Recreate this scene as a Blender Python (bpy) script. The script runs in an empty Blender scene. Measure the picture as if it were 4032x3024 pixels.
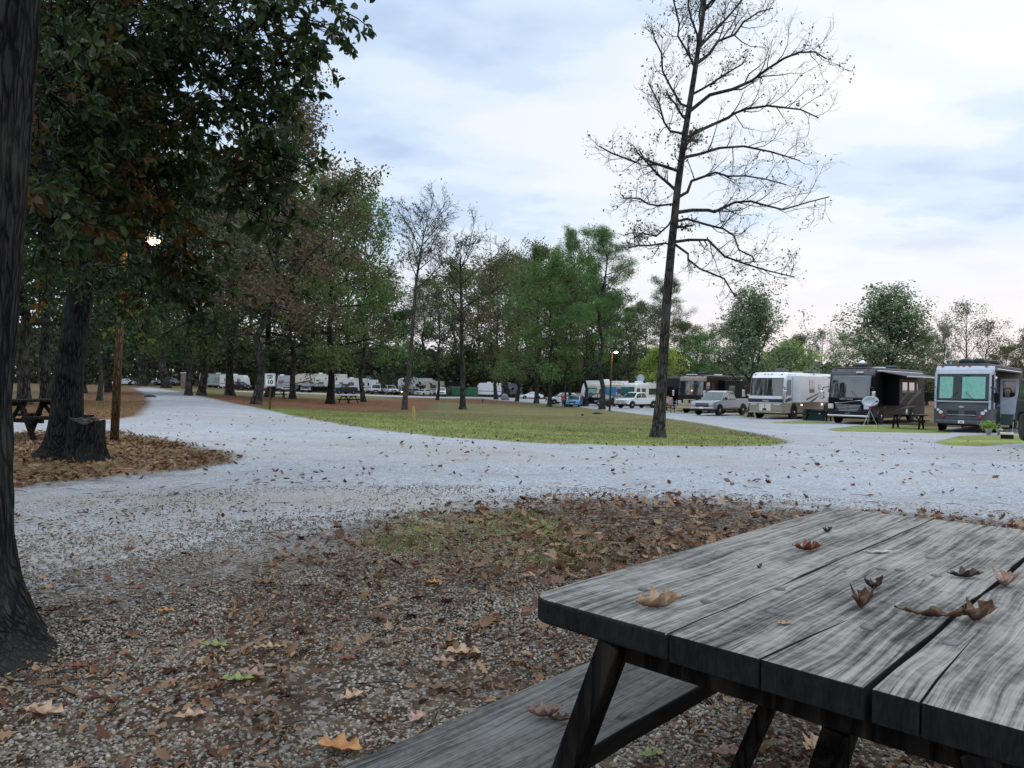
import bpy, math, random
import numpy as np
from math import sin, cos, pi, radians as R, sqrt, exp
from mathutils import Vector, Matrix, noise as MN
C = bpy.context.scene.collection
SC = bpy.context.scene
F = 2950.0; CX = 2016.0; CY = 1512.0; ROLL = .012; CAMZ = 1.15
# ------------------------------------------------------------------ object helpers
def tag(o, label=None, cat=None, group=None, kind=None):
    if label: o['label'] = label
    if cat: o['category'] = cat
    if group: o['group'] = group
    if kind: o['kind'] = kind
    return o
def empty(name, loc=(0, 0, 0), rz=0, label=None, cat=None, group=None):
    o = bpy.data.objects.new(name, None); C.objects.link(o)
    o.location = loc; o.rotation_euler = (0, 0, rz); o.empty_display_size = .2
    return tag(o, label, cat, group)
def dup(root, loc, rz, label=None, group=None, scale=None, cat=None):
    r = root.copy(); C.objects.link(r); r.location = loc; r.rotation_euler = (0, 0, rz)
    if scale is not None: r.scale = scale
    if label: r['label'] = label
    if group: r['group'] = group
    if cat: r['category'] = cat
    for ch in KIDS.get(root.name, []):
        c = ch.copy(); C.objects.link(c); c.parent = r
        KIDS.setdefault(r.name, []).append(c)
        for g in KIDS.get(ch.name, []):
            d = g.copy(); C.objects.link(d); d.parent = c
    return r
KIDS = {}
def link(name, me, mats, parent=None, smooth=False, bevel=0, seg=2):
    o = bpy.data.objects.new(name, me); C.objects.link(o)
    if not isinstance(mats, (list, tuple)): mats = [mats]
    for m in mats: me.materials.append(m)
    if parent is not None:
        o.parent = parent; KIDS.setdefault(parent.name, []).append(o)
    if smooth: me.shade_smooth()
    if bevel:
        b = o.modifiers.new('bevel', 'BEVEL'); b.width = bevel; b.segments = seg; b.limit_method = 'ANGLE'; b.angle_limit = R(35)
        b.harden_normals = False
    return o
class MB:
    """collects shapes, builds one mesh"""
    def __init__(s): s.v = []; s.f = []; s.m = []
    def add(s, vs, fs, mi=0):
        k = len(s.v); s.v += [tuple(p) for p in vs]; s.f += [tuple(i + k for i in f) for f in fs]; s.m += [mi] * len(fs); return s
    def box(s, x0, x1, y0, y1, z0, z1, mi=0):
        vs = [(x, y, z) for z in (z0, z1) for y in (y0, y1) for x in (x0, x1)]
        return s.add(vs, [(0, 2, 3, 1), (4, 5, 7, 6), (0, 1, 5, 4), (2, 6, 7, 3), (0, 4, 6, 2), (1, 3, 7, 5)], mi)
    def beam(s, a, b, w, t, up=(0, 0, 1), mi=0):
        a = Vector(a); b = Vector(b); d = (b - a).normalized(); u = Vector(up)
        x = d.cross(u); x = (x if x.length > 1e-4 else d.cross(Vector((0, 1, 0)))).normalized(); y = x.cross(d)
        vs = [p + x * i * w / 2 + y * j * t / 2 for p in (a, b) for j in (-1, 1) for i in (-1, 1)]
        return s.add(vs, [(0, 1, 3, 2), (4, 6, 7, 5), (0, 4, 5, 1), (2, 3, 7, 6), (0, 2, 6, 4), (1, 5, 7, 3)], mi)
    def prism(s, prof, xf, mi=0):
        """side profile (y,z) extruded in x; xf(z) gives the half width"""
        n = len(prof)
        vs = [(-xf(z), y, z) for y, z in prof] + [(xf(z), y, z) for y, z in prof]
        fs = [tuple(range(n)), tuple(range(2 * n - 1, n - 1, -1))]
        fs += [(i, i + n, (i + 1) % n + n, (i + 1) % n) for i in range(n)]
        return s.add(vs, fs, mi)
    def poly(s, pts, mi=0): return s.add(pts, [tuple(range(len(pts)))], mi)
    def slab(s, pts, d, mi=0):
        """flat outline given thickness vector d"""
        n = len(pts); d = Vector(d); vs = [Vector(p) for p in pts] + [Vector(p) + d for p in pts]
        fs = [tuple(range(n)), tuple(range(2 * n - 1, n - 1, -1))] + [(i, i + n, (i + 1) % n + n, (i + 1) % n) for i in range(n)]
        return s.add(vs, fs, mi)
    def tube(s, pts, rad, n=8, cap=True, mi=0):
        pts = [Vector(p) for p in pts]; m = len(pts); vs = []
        if not hasattr(rad, '__len__'): rad = [rad] * m
        ref = Vector((0.3, 1, 0.1))
        for i, p in enumerate(pts):
            t = (pts[min(i + 1, m - 1)] - pts[max(i - 1, 0)]).normalized()
            x = t.cross(ref)
            if x.length < .05: x = t.cross(Vector((1, 0, 0)))
            x.normalize(); y = t.cross(x)
            vs += [p + (x * cos(a) + y * sin(a)) * rad[i] for a in (2 * pi * k / n for k in range(n))]
        fs = [(i * n + k, i * n + (k + 1) % n, (i + 1) * n + (k + 1) % n, (i + 1) * n + k) for i in range(m - 1) for k in range(n)]
        if cap: fs += [tuple(range(n - 1, -1, -1)), tuple(range((m - 1) * n, m * n))]
        return s.add(vs, fs, mi)
    def lathe(s, prof, n=16, axis='z', o=(0, 0, 0), mi=0):
        vs = []
        for r, h in prof:
            for k in range(n):
                a = 2 * pi * k / n; c, d = r * cos(a), r * sin(a)
                vs.append({'z': (c, d, h), 'x': (h, c, d), 'y': (c, h, d)}[axis])
        vs = [(p[0] + o[0], p[1] + o[1], p[2] + o[2]) for p in vs]
        m = len(prof)
        fs = [(i * n + k, i * n + (k + 1) % n, (i + 1) * n + (k + 1) % n, (i + 1) * n + k) for i in range(m - 1) for k in range(n)]
        fs += [tuple(range(n)), tuple(range((m - 1) * n, m * n))]
        return s.add(vs, fs, mi)
    def build(s, name, mats, parent=None, bevel=0, smooth=False, seg=2):
        me = bpy.data.meshes.new(name); me.from_pydata(s.v, [], s.f)
        if any(s.m): me.polygons.foreach_set('material_index', s.m)
        me.validate(); me.update()
        import bmesh
        bm = bmesh.new(); bm.from_mesh(me); bmesh.ops.recalc_face_normals(bm, faces=bm.faces); bm.to_mesh(me); bm.free()
        return link(name, me, mats, parent, smooth, bevel, seg)
def np_mesh(name, V, Fa, mi=None):
    """V (n,3); Fa list of (m,k) int arrays"""
    me = bpy.data.meshes.new(name)
    if not isinstance(Fa, list): Fa = [Fa]
    V = np.asarray(V, dtype=np.float32); me.vertices.add(len(V)); me.vertices.foreach_set('co', V.ravel())
    loops = np.concatenate([f.ravel() for f in Fa]).astype(np.int32)
    cnt = np.concatenate([np.full(len(f), f.shape[1]) for f in Fa]).astype(np.int32)
    st = np.concatenate([[0], np.cumsum(cnt)[:-1]]).astype(np.int32)
    me.loops.add(len(loops)); me.loops.foreach_set('vertex_index', loops)
    me.polygons.add(len(cnt)); me.polygons.foreach_set('loop_start', st); me.polygons.foreach_set('loop_total', cnt)
    if mi is not None: me.polygons.foreach_set('material_index', np.asarray(mi, dtype=np.int32))
    me.update(calc_edges=True); return me
# ------------------------------------------------------------------ camera frame and terrain
def sstep(a, b, x):
    t = np.clip((np.asarray(x, dtype=float) - a) / (b - a), 0, 1); return t * t * (3 - 2 * t)
COLS = np.array([-3200, -1500, 0, 700, 1050, 1400, 1800, 2250, 2600, 3100, 3750, 5500, 7200.])
ROWS = np.array([0, 8, 15, 25, 37, 60, 90, 160, 300, 500.])
ZT = np.array([
 [0, 0, 0, 0, 0, 0, 0, 0, 0, -.3],
 [0, 0, 0, 0, 0, 0, 0, 0, 0, -.3],
 [0, 0, 0, 0, 0, -.05, -.1, -.1, -.1, -.3],
 [0, 0, 0, -.03, -.08, -.12, -.15, -.15, -.15, -.3],
 [0, 0, -.03, -.12, -.22, -.5, -.7, -.9, -.9, -.9],
 [0, 0, -.05, -.18, -.4, -.8, -1.0, -1.2, -1.2, -1.2],
 [0, 0, -.08, -.25, -.5, -1.0, -1.35, -1.65, -1.7, -1.7],
 [0, 0, -.12, -.35, -.65, -1.2, -1.65, -1.9, -1.9, -1.9],
 [0, 0, -.15, -.42, -.75, -1.2, -1.55, -1.8, -1.8, -1.8],
 [0, 0, -.2, -.5, -.88, -1.15, -1.4, -1.7, -1.8, -1.8],
 [0, 0, -.2, -.58, -.98, -1.2, -1.4, -1.6, -1.7, -1.7],
 [0, 0, -.2, -.58, -.98, -1.2, -1.4, -1.6, -1.7, -1.7],
 [0, 0, -.1, -.3, -.4, -.5, -.6, -.6, -.6, -.3]])
CANG = np.arctan((COLS - CX) / F)
CANG[0] = -pi; CANG[-1] = pi; CANG[1] = -1.2; CANG[-2] = 1.2
ZT[0] = ZT[-1]
def gz(X, Y):
    """terrain height, vectorised"""
    X = np.asarray(X, dtype=float); Y = np.asarray(Y, dtype=float)
    d = np.hypot(X, Y); a = np.arctan2(X, Y)
    dd = np.where(Y > 1e-3, np.where(np.abs(a) < 1.2, Y, d * np.cos(1.2)), d * .36); dd = np.clip(dd, 0, 499)
    ci = np.clip(np.searchsorted(CANG, a) - 1, 0, len(CANG) - 2); ri = np.clip(np.searchsorted(ROWS, dd) - 1, 0, len(ROWS) - 2)
    t = (a - CANG[ci]) / (CANG[ci + 1] - CANG[ci]); t = t * t * (3 - 2 * t)
    s = (dd - ROWS[ri]) / (ROWS[ri + 1] - ROWS[ri])
    z = (ZT[ci, ri] * (1 - t) + ZT[ci + 1, ri] * t) * (1 - s) + (ZT[ci, ri + 1] * (1 - t) + ZT[ci + 1, ri + 1] * t) * s
    return z
def gh(x, y): return float(gz(x, y))
cr, sr = cos(ROLL), sin(ROLL)
def ray(px, py):
    u = px - CX; v = CY - py
    return Vector(((u * cr - v * sr) / F, 1.0, (u * sr + v * cr) / F))
def at(px, py, d):
    """the world point at pixel (px,py) and depth d"""
    r = ray(px, py); return Vector((r.x * d, d, CAMZ + r.z * d))
def gnd(px, py):
    """where the ray through a pixel meets the ground"""
    r = ray(px, py); lo = .5; d = .5
    while d < 450:
        if CAMZ + r.z * d < gh(r.x * d, d): break
        lo = d; d *= 1.03
    hi = d
    for _ in range(30):
        m = (lo + hi) / 2
        if CAMZ + r.z * m < gh(r.x * m, m): hi = m
        else: lo = m
    return Vector((r.x * hi, hi, gh(r.x * hi, hi)))
def col(px, d):
    """ground point under column px at depth d"""
    r = ray(px, 1530); x = r.x * d; return Vector((x, d, gh(x, d)))
# ------------------------------------------------------------------ node helpers and materials
def newmat(name):
    m = bpy.data.materials.new(name); m.use_nodes = True; nt = m.node_tree; nt.nodes.clear(); return m, nt
def nd(nt, typ, ins=None, **props):
    n = nt.nodes.new('ShaderNode' + typ)
    for k, v in props.items(): setattr(n, k, v)
    for k, v in (ins or {}).items():
        s = n.inputs[k]
        if isinstance(v, bpy.types.NodeSocket): nt.links.new(v, s)
        else:
            if s.type == 'RGBA' and len(v) == 3: v = (*v, 1)
            s.default_value = v
    return n
def ramp(nt, fac, stops, interp='LINEAR'):
    n = nt.nodes.new('ShaderNodeValToRGB'); nt.links.new(fac, n.inputs[0]); e = n.color_ramp; e.interpolation = interp
    while len(e.elements) > 1: e.elements.remove(e.elements[-1])
    for i, (p, c) in enumerate(stops):
        el = e.elements[0] if i == 0 else e.elements.new(p)
        el.position = p; el.color = (*c, 1) if len(c) == 3 else c
    return n.outputs[0]
def mixc(nt, f, a, b, mode='MIX'):
    n = nt.nodes.new('ShaderNodeMix'); n.data_type = 'RGBA'; n.blend_type = mode
    for s, v in ((n.inputs[0], f), (n.inputs[6], a), (n.inputs[7], b)):
        if isinstance(v, bpy.types.NodeSocket): nt.links.new(v, s)
        else: s.default_value = v if not hasattr(v, '__len__') or len(v) == 4 else (*v, 1)
    return n.outputs[2]
def math_(nt, op, a, b=0, c=0, clamp=False):
    n = nt.nodes.new('ShaderNodeMath'); n.operation = op; n.use_clamp = clamp
    for i, v in enumerate((a, b, c)):
        if isinstance(v, bpy.types.NodeSocket): nt.links.new(v, n.inputs[i])
        else: n.inputs[i].default_value = v
    return n.outputs[0]
def coords(nt, scale=(1, 1, 1), space='Object', rot=(0, 0, 0)):
    tc = nd(nt, 'TexCoord'); mp = nd(nt, 'Mapping', {'Vector': tc.outputs[space], 'Scale': scale, 'Rotation': rot}); return mp.outputs[0]
def out(nt, bsdf, disp=None):
    o = nd(nt, 'OutputMaterial'); nt.links.new(bsdf, o.inputs[0])
def pm(name, c, rough=.5, var=.15, scale=3., metal=0, bump=0, bscale=60., coat=0, spec=.5, dirt=None):
    """painted / plain surface with slight uneven tone"""
    m, nt = newmat(name); v = coords(nt)
    n = nd(nt, 'TexNoise', {'Vector': v, 'Scale': scale, 'Detail': 6.}).outputs[0]
    a = tuple(x * (1 - var) for x in c); b = tuple(min(1, x * (1 + var)) for x in c)
    colr = ramp(nt, n, [(.3, a), (.7, b)])
    if dirt:
        n2 = nd(nt, 'TexNoise', {'Vector': v, 'Scale': scale * 2.3, 'Detail': 8.}).outputs[0]
        colr = mixc(nt, ramp(nt, n2, [(.5, (0, 0, 0)), (.75, (.6, .6, .6))]), colr, dirt)
    b_ = nd(nt, 'BsdfPrincipled', {'Base Color': colr, 'Roughness': rough, 'Metallic': metal, 'Coat Weight': coat, 'Specular IOR Level': spec})
    if bump:
        n3 = nd(nt, 'TexNoise', {'Vector': v, 'Scale': bscale, 'Detail': 4.}).outputs[0]
        bp = nd(nt, 'Bump', {'Height': n3, 'Strength': bump, 'Distance': .01}); nt.links.new(bp.outputs[0], b_.inputs['Normal'])
    out(nt, b_.outputs[0]); return m
def emis(name, c, s):
    m, nt = newmat(name); e = nd(nt, 'Emission', {'Color': c, 'Strength': s}); out(nt, e.outputs[0]); return m
def foliage(name, stops, trans=.25, clump=.35, rough=.65, patch=None, pscale=.35, csc=.8):
    """leaf colour varies leaf by leaf, with broad clumps of tone; stops = colours"""
    m, nt = newmat(name); g = nd(nt, 'NewGeometry'); v = coords(nt)
    k = len(stops); c = ramp(nt, g.outputs['Random Per Island'], [(i / max(1, k - 1), s) for i, s in enumerate(stops)])
    n = nd(nt, 'TexNoise', {'Vector': v, 'Scale': csc, 'Detail': 3.}).outputs[0]
    f = ramp(nt, n, [(.3, (1 - clump,) * 3), (.7, (1 + clump * .8,) * 3)])
    if patch:
        n2 = nd(nt, 'TexNoise', {'Vector': v, 'Scale': pscale, 'Detail': 4.}).outputs[0]
        c = mixc(nt, ramp(nt, n2, [(.48, (0, 0, 0)), (.62, (1, 1, 1))]), c, patch)
    c = mixc(nt, 1., c, f, 'MULTIPLY')
    b = nd(nt, 'BsdfPrincipled', {'Base Color': c, 'Roughness': rough, 'Specular IOR Level': .25})
    t = nd(nt, 'BsdfTranslucent', {'Color': c}); x = nd(nt, 'MixShader', {0: trans, 1: b.outputs[0], 2: t.outputs[0]})
    out(nt, x.outputs[0]); return m
def bark(name, c1, c2, sc=1., moss=None):
    m, nt = newmat(name); v = coords(nt, (9 * sc, 9 * sc, 1.6 * sc)); v2 = coords(nt)
    n = nd(nt, 'TexNoise', {'Vector': v, 'Scale': 1.6, 'Detail': 8., 'Distortion': .6}).outputs[0]
    dv = nd(nt, 'VectorMath', {0: v, 1: nd(nt, 'TexNoise', {'Vector': v, 'Scale': 1.1, 'Detail': 4.}).outputs['Color']}, operation='ADD').outputs[0]
    w = nd(nt, 'TexVoronoi', {'Vector': dv, 'Scale': 1.3}, feature='DISTANCE_TO_EDGE').outputs['Distance']
    h = math_(nt, 'MULTIPLY', n, math_(nt, 'MINIMUM', math_(nt, 'MULTIPLY', w, 4.), 1.))
    c = ramp(nt, h, [(.08, c1), (.5, c2), (.75, tuple(x * 1.5 for x in c2))])
    if moss:
        n2 = nd(nt, 'TexNoise', {'Vector': v2, 'Scale': 2.5, 'Detail': 6.}).outputs[0]
        c = mixc(nt, ramp(nt, n2, [(.5, (0, 0, 0)), (.65, (.7, .7, .7))]), c, moss)
    b = nd(nt, 'BsdfPrincipled', {'Base Color': c, 'Roughness': .9, 'Specular IOR Level': .1})
    bp = nd(nt, 'Bump', {'Height': h, 'Strength': .9, 'Distance': .03}); nt.links.new(bp.outputs[0], b.inputs['Normal'])
    out(nt, b.outputs[0]); return m
M = {}
M['bark'] = bark('bark_grey', (.012, .011, .011), (.07, .064, .06), 1., (.09, .095, .085))
M['bark_dark'] = bark('bark_dark', (.006, .006, .006), (.03, .028, .028), 1.)
M['bark_big'] = bark('bark_rugged', (.005, .005, .006), (.030, .029, .030), 2.6, (.036, .038, .034))
M['bark_mid'] = bark('bark_brown_grey', (.018, .016, .016), (.085, .075, .07), 1.4, (.08, .082, .075))
M['bark_pale'] = bark('bark_pale', (.03, .028, .026), (.12, .11, .10), 1.2)
M['twig'] = pm('twig', (.05, .045, .05), .9)
M['wood_pole'] = bark('pole_wood', (.055, .036, .02), (.14, .095, .05), 2.5)
M['white'] = pm('white_paint', (.72, .74, .78), .35, .06, coat=.3)
M['offwhite'] = pm('cream_paint', (.62, .60, .54), .4, .06, coat=.2)
M['tan'] = pm('tan_paint', (.30, .265, .215), .3, .08, coat=.4)
M['champ'] = pm('champagne_paint', (.42, .35, .24), .3, .08, coat=.4)
M['brown'] = pm('brown_paint', (.022, .013, .010), .5, .2, spec=.12)
M['brownl'] = pm('light_brown_paint', (.17, .12, .10), .25, .2, coat=.6)
M['black'] = pm('black_paint', (.006, .006, .008), .45, .2, spec=.10)
M['charcoal'] = pm('charcoal_paint', (.024, .026, .032), .5, .1, spec=.12)
M['grey'] = pm('grey_paint', (.085, .09, .105), .45, .08, spec=.25)
M['lgrey'] = pm('light_grey_paint', (.42, .46, .55), .35, .08, coat=.3)
M['navy'] = pm('navy_paint', (.02, .025, .06), .3, .1)
M['silver'] = pm('silver_paint', (.24, .26, .30), .32, .08, metal=.35, coat=.5)
M['carwhite'] = pm('car_white', (.75, .77, .82), .3, .04, coat=.6)
M['blue'] = pm('sky_blue_paint', (.09, .33, .60), .3, .06, coat=.6)
M['red'] = pm('dark_red_paint', (.16, .010, .012), .3, .1, coat=.6)
M['maroon'] = pm('maroon_paint', (.05, .008, .010), .3, .1, coat=.6)
M['greenish'] = pm('pale_green_paint', (.35, .45, .45), .3, .05, coat=.5)
M['chrome'] = pm('chrome', (.65, .66, .70), .15, .05, metal=1)
M['alu'] = pm('brushed_aluminium', (.5, .52, .55), .35, .1, metal=.9)
M['tyre'] = pm('tyre_rubber', (.012, .012, .013), .85, .2)
M['plastic'] = pm('black_plastic', (.015, .015, .017), .55, .2)
M['glass'] = pm('dark_glass', (.012, .018, .022), .05, .2, spec=1., coat=1.)
M['glass'].node_tree.nodes['Principled BSDF'].inputs['IOR'].default_value = 1.75
M['glassb'] = pm('tinted_glass', (.03, .05, .06), .08, .2, spec=.8)
M['curtain'] = pm('teal_curtain', (.34, .64, .54), .8, .12, scale=9)
M['curtainb'] = pm('teal_blind', (.03, .17, .16), .8, .3, scale=5)
M['lamp'] = pm('headlamp_glass', (.55, .58, .62), .12, .2, spec=.8)
M['amber'] = pm('amber_lens', (.5, .12, .05), .3, .1)
M['redlens'] = pm('red_lens', (.35, .03, .02), .3, .1)
M['green'] = pm('dumpster_green', (.012, .13, .06), .5, .15, dirt=(.02, .06, .03))
M['boxgreen'] = pm('utility_green', (.015, .05, .042), .6, .15, dirt=(.03, .05, .04))
M['bluetarp'] = pm('blue_tarp', (.04, .30, .62), .5, .5, scale=1.6)
M['fabric'] = pm('awning_fabric', (.02, .02, .022), .8, .2)
M['greytarp'] = pm('grey_cover', (.16, .18, .19), .7, .25)
M['darkwood'] = bark('dark_table_wood', (.008, .007, .007), (.028, .024, .02), 2.)
M['redcloth'] = pm('red_cloth', (.40, .03, .04), .8, .1)
M['pinkcloth'] = pm('pink_cloth', (.55, .30, .35), .8, .2)
M['skin'] = pm('skin', (.35, .2, .14), .6, .05)
M['denim'] = pm('dark_trousers', (.03, .03, .04), .8, .1)
M['signwhite'] = pm('sign_white', (.72, .76, .78), .4, .03)
M['stake'] = bark('new_lumber', (.38, .28, .12), (.55, .42, .20), 2.)
M['litewarm'] = emis('warm_lamp_glow', (1., .70, .40), 7.)
M['litefar'] = emis('lamp_globe_glow', (1., .72, .40), 14.)
M['headlit'] = emis('headlight_on', (1., .75, .42), 5.)
M['litwin'] = emis('warm_lit_window', (1., .45, .12), 1.6)
M['litwhite'] = emis('ceiling_light_glow', (.95, 1., .75), .8)
# foliage palettes
M['f_dark'] = foliage('leaves_dark_green', [(0.021, 0.049, 0.021), (0.036, 0.075, 0.030), (0.049, 0.087, 0.031), (0.065, 0.079, 0.031)])
M['f_green'] = foliage('leaves_green', [(0.072, 0.158, 0.052), (0.108, 0.202, 0.059), (0.151, 0.252, 0.073)], .3)
M['f_mid'] = foliage('leaves_olive', [(0.074, 0.146, 0.054), (0.108, 0.188, 0.065), (0.149, 0.195, 0.074), (0.155, 0.132, 0.065)], .35, patch=(0.115, 0.086, 0.049))
M['f_rust'] = foliage('leaves_rust', [(0.106, 0.074, 0.043), (0.150, 0.095, 0.050), (0.088, 0.108, 0.045), (0.163, 0.121, 0.062)], .35, patch=(0.075, 0.119, 0.045), pscale=.3)
M['f_redtop'] = foliage('leaves_red_brown', [(0.132, 0.070, 0.058), (0.180, 0.096, 0.072), (0.096, 0.108, 0.054), (0.204, 0.114, 0.096)], .35, patch=(0.078, 0.102, 0.046), pscale=.25)
M['f_pine'] = foliage('pine_needles', [(0.070, 0.162, 0.053), (0.101, 0.209, 0.061), (0.147, 0.257, 0.071)], .1, .4)
M['f_pined'] = foliage('pine_needles_dark', [(0.052, 0.095, 0.041), (0.075, 0.121, 0.046), (0.092, 0.128, 0.046)], .1, .4)
M['f_pear'] = foliage('leaves_grey_green', [(0.135, 0.203, 0.111), (0.176, 0.246, 0.131), (0.208, 0.275, 0.144)], .3, .3)
M['f_yel'] = foliage('leaves_yellow_green', [(.20, .32, .06), (.28, .38, .08), (.34, .38, .11)], .45, .3)
M['f_pale'] = foliage('leaves_pale_and_hazed', [(0.168, 0.216, 0.120), (0.216, 0.240, 0.144), (0.240, 0.192, 0.156)], .35, .2)  # distance haze of the far right trees in the colour; pale bushes share it
M['f_near'] = foliage('leaves_near_canopy', [(0.020, 0.042, 0.016), (0.030, 0.058, 0.020), (0.044, 0.075, 0.022), (0.061, 0.082, 0.020)], .3, .3, .45)
M['f_neary'] = foliage('leaves_turning', [(0.125, 0.056, 0.013), (0.062, 0.037, 0.015), (0.175, 0.106, 0.019), (0.044, 0.056, 0.015), (0.088, 0.027, 0.013)], .4, .3, .5)
M['f_lit'] = foliage('leaves_lamplight_tint', [(.10, .13, .02), (.16, .17, .02), (.06, .10, .02)], .5, .3, .5)  # yellow lamplight on the hanging leaves is put into their colour
M['litter'] = foliage('fallen_leaf', [(.07, .024, .014), (.13, .06, .032), (.22, .12, .065), (.34, .23, .14), (.09, .035, .02), (.16, .07, .038), (.28, .17, .095), (.09, .05, .035), (.19, .11, .065), (.30, .20, .13)], .1, .25, .7)
M['litterp'] = foliage('fallen_leaf_red', [(.055, .016, .012), (.08, .026, .018), (.12, .04, .025), (.15, .07, .04)], .1, .25, .7)
M['pebble'] = foliage('gravel_stones', [(.10, .085, .07), (.20, .175, .155), (.29, .27, .24), (.12, .09, .065), (.40, .38, .35), (.07, .055, .045), (.32, .25, .19), (.38, .31, .25)], 0., .3, .85, csc=2.)
M['grassb'] = foliage('grass_blades', [(.10, .14, .03), (.15, .19, .05), (.24, .22, .09), (.09, .12, .03)], .3, .3)
# ------------------------------------------------------------------ camera, sky, sun
cam = bpy.data.cameras.new('camera'); co = bpy.data.objects.new('camera', cam); C.objects.link(co); SC.camera = co
cam.sensor_width = 36; cam.lens = F / 4032 * 36; cam.clip_end = 4000; cam.clip_start = .05
co.matrix_world = Matrix(((cr, -sr, 0, 0), (0, 0, -1, 0), (sr, cr, 0, CAMZ), (0, 0, 0, 1)))
SUN_EL, SUN_AZ = R(38), R(35)
w = bpy.data.worlds.new('World'); SC.world = w; w.use_nodes = True; nt = w.node_tree; nt.nodes.clear()
sky = nt.nodes.new('ShaderNodeTexSky'); sky.sky_type = 'NISHITA'; sky.sun_disc = False
sky.sun_elevation = SUN_EL; sky.sun_rotation = SUN_AZ; sky.air_density = 1.; sky.dust_density = 2.
tc = nd(nt, 'TexCoord'); sx = nd(nt, 'SeparateXYZ', {0: tc.outputs['Generated']})
zz = math_(nt, 'MAXIMUM', sx.outputs[2], 0.); zd = math_(nt, 'ADD', zz, .16)
px_ = math_(nt, 'DIVIDE', sx.outputs[0], zd); py_ = math_(nt, 'DIVIDE', sx.outputs[1], zd)
cv = nd(nt, 'CombineXYZ', {0: px_, 1: py_, 2: 0.})
mp = nd(nt, 'Mapping', {'Vector': cv.outputs[0], 'Scale': (.62, .85, 1), 'Location': (4.4, 1.05, 0), 'Rotation': (0, 0, .12)})
n1 = nd(nt, 'TexNoise', {'Vector': mp.outputs[0], 'Scale': 1.05, 'Detail': 5., 'Roughness': .5, 'Distortion': .25}).outputs[0]
n2 = nd(nt, 'TexNoise', {'Vector': mp.outputs[0], 'Scale': 3.6, 'Detail': 8., 'Roughness': .52}).outputs[0]
nn = math_(nt, 'ADD', math_(nt, 'MULTIPLY', n1, .58), math_(nt, 'MULTIPLY', n2, .42))
cloud = ramp(nt, nn, [(.38, (4.9, 6.0, 7.9)), (.455, (6.1, 7.2, 8.6)), (.50, (7.3, 8.0, 8.7)), (.57, (8.2, 8.4, 8.7))], 'EASE')
low = ramp(nt, zz, [(.0, (1, 1, 1)), (.05, (1, 1, 1)), (.13, (.75, .75, .75)), (.20, (0, 0, 0))], 'EASE')
pink = mixc(nt, ramp(nt, zz, [(0., (0, 0, 0)), (.14, (1, 1, 1))]), (8.5, 7.5, 8.0), (8.5, 8.3, 8.5))
cl2 = mixc(nt, low, cloud, pink)
zen = ramp(nt, zz, [(.44, (1, 1, 1)), (.90, (2.5, 2.5, 2.4))])
cl3 = mixc(nt, 1., cl2, zen, 'MULTIPLY')
# broad brightness of the cloud deck: brighter towards the right, thinner and bluer to the left
bl = mixc(nt, ramp(nt, math_(nt, 'ADD', math_(nt, 'MULTIPLY', sx.outputs[0], .9), .5), [(.15, (1, 1, 1)), (.75, (0, 0, 0))]), cl3, mixc(nt, 1., cl3, (.90, .95, 1.0), 'MULTIPLY'))
fin = mixc(nt, .93, sky.outputs[0], bl)
bg = nd(nt, 'Background', {'Color': fin, 'Strength': .10}); ow = nd(nt, 'OutputWorld'); nt.links.new(bg.outputs[0], ow.inputs[0])
sl = bpy.data.lights.new('sun', 'SUN'); sl.energy = .5; sl.angle = R(30); sl.color = (1, .96, .9)
so = bpy.data.objects.new('sun', sl); C.objects.link(so)
sd = Vector((sin(SUN_AZ) * cos(SUN_EL), cos(SUN_AZ) * cos(SUN_EL), sin(SUN_EL))); so.rotation_euler = sd.to_track_quat('Z', 'Y').to_euler()
SC.view_settings.view_transform = 'Standard'; SC.view_settings.look = 'None'; SC.view_settings.exposure = .22; SC.view_settings.gamma = 1
SC.cycles.use_denoising = True; SC.cycles.max_bounces = 5; SC.cycles.diffuse_bounces = 3; SC.cycles.transparent_max_bounces = 6
SC.cycles.sample_clamp_indirect = 6
# ------------------------------------------------------------------ ground regions, drawn as outlines on the terrain
def outline(pts): return np.array([tuple(gnd(x, y))[:2] for x, y in pts])
def sdist(poly, X, Y):
    """signed distance to an outline, positive inside"""
    ins = np.zeros(X.shape, bool); dm = np.full(X.shape, 1e9); n = len(poly)
    for i in range(n):
        x1, y1 = poly[i]; x2, y2 = poly[(i + 1) % n]
        cnd = ((y1 > Y) != (y2 > Y)) & (X < (x2 - x1) * (Y - y1) / ((y2 - y1) + 1e-12) + x1); ins ^= cnd
        dx, dy = x2 - x1, y2 - y1; t = np.clip(((X - x1) * dx + (Y - y1) * dy) / (dx * dx + dy * dy + 1e-9), 0, 1)
        dm = np.minimum(dm, np.hypot(X - x1 - t * dx, Y - y1 - t * dy))
    return np.where(ins, dm, -dm)
ISL = [(590, 1524), (800, 1556), (1000, 1601), (1150, 1634), (1300, 1661), (1500, 1692), (1750, 1720), (2050, 1740), (2400, 1752), (2800, 1757),
       (3040, 1752), (3095, 1742), (3060, 1728), (2950, 1703), (2800, 1676), (2650, 1652), (2560, 1636), (2440, 1621), (2300, 1606)]
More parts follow.
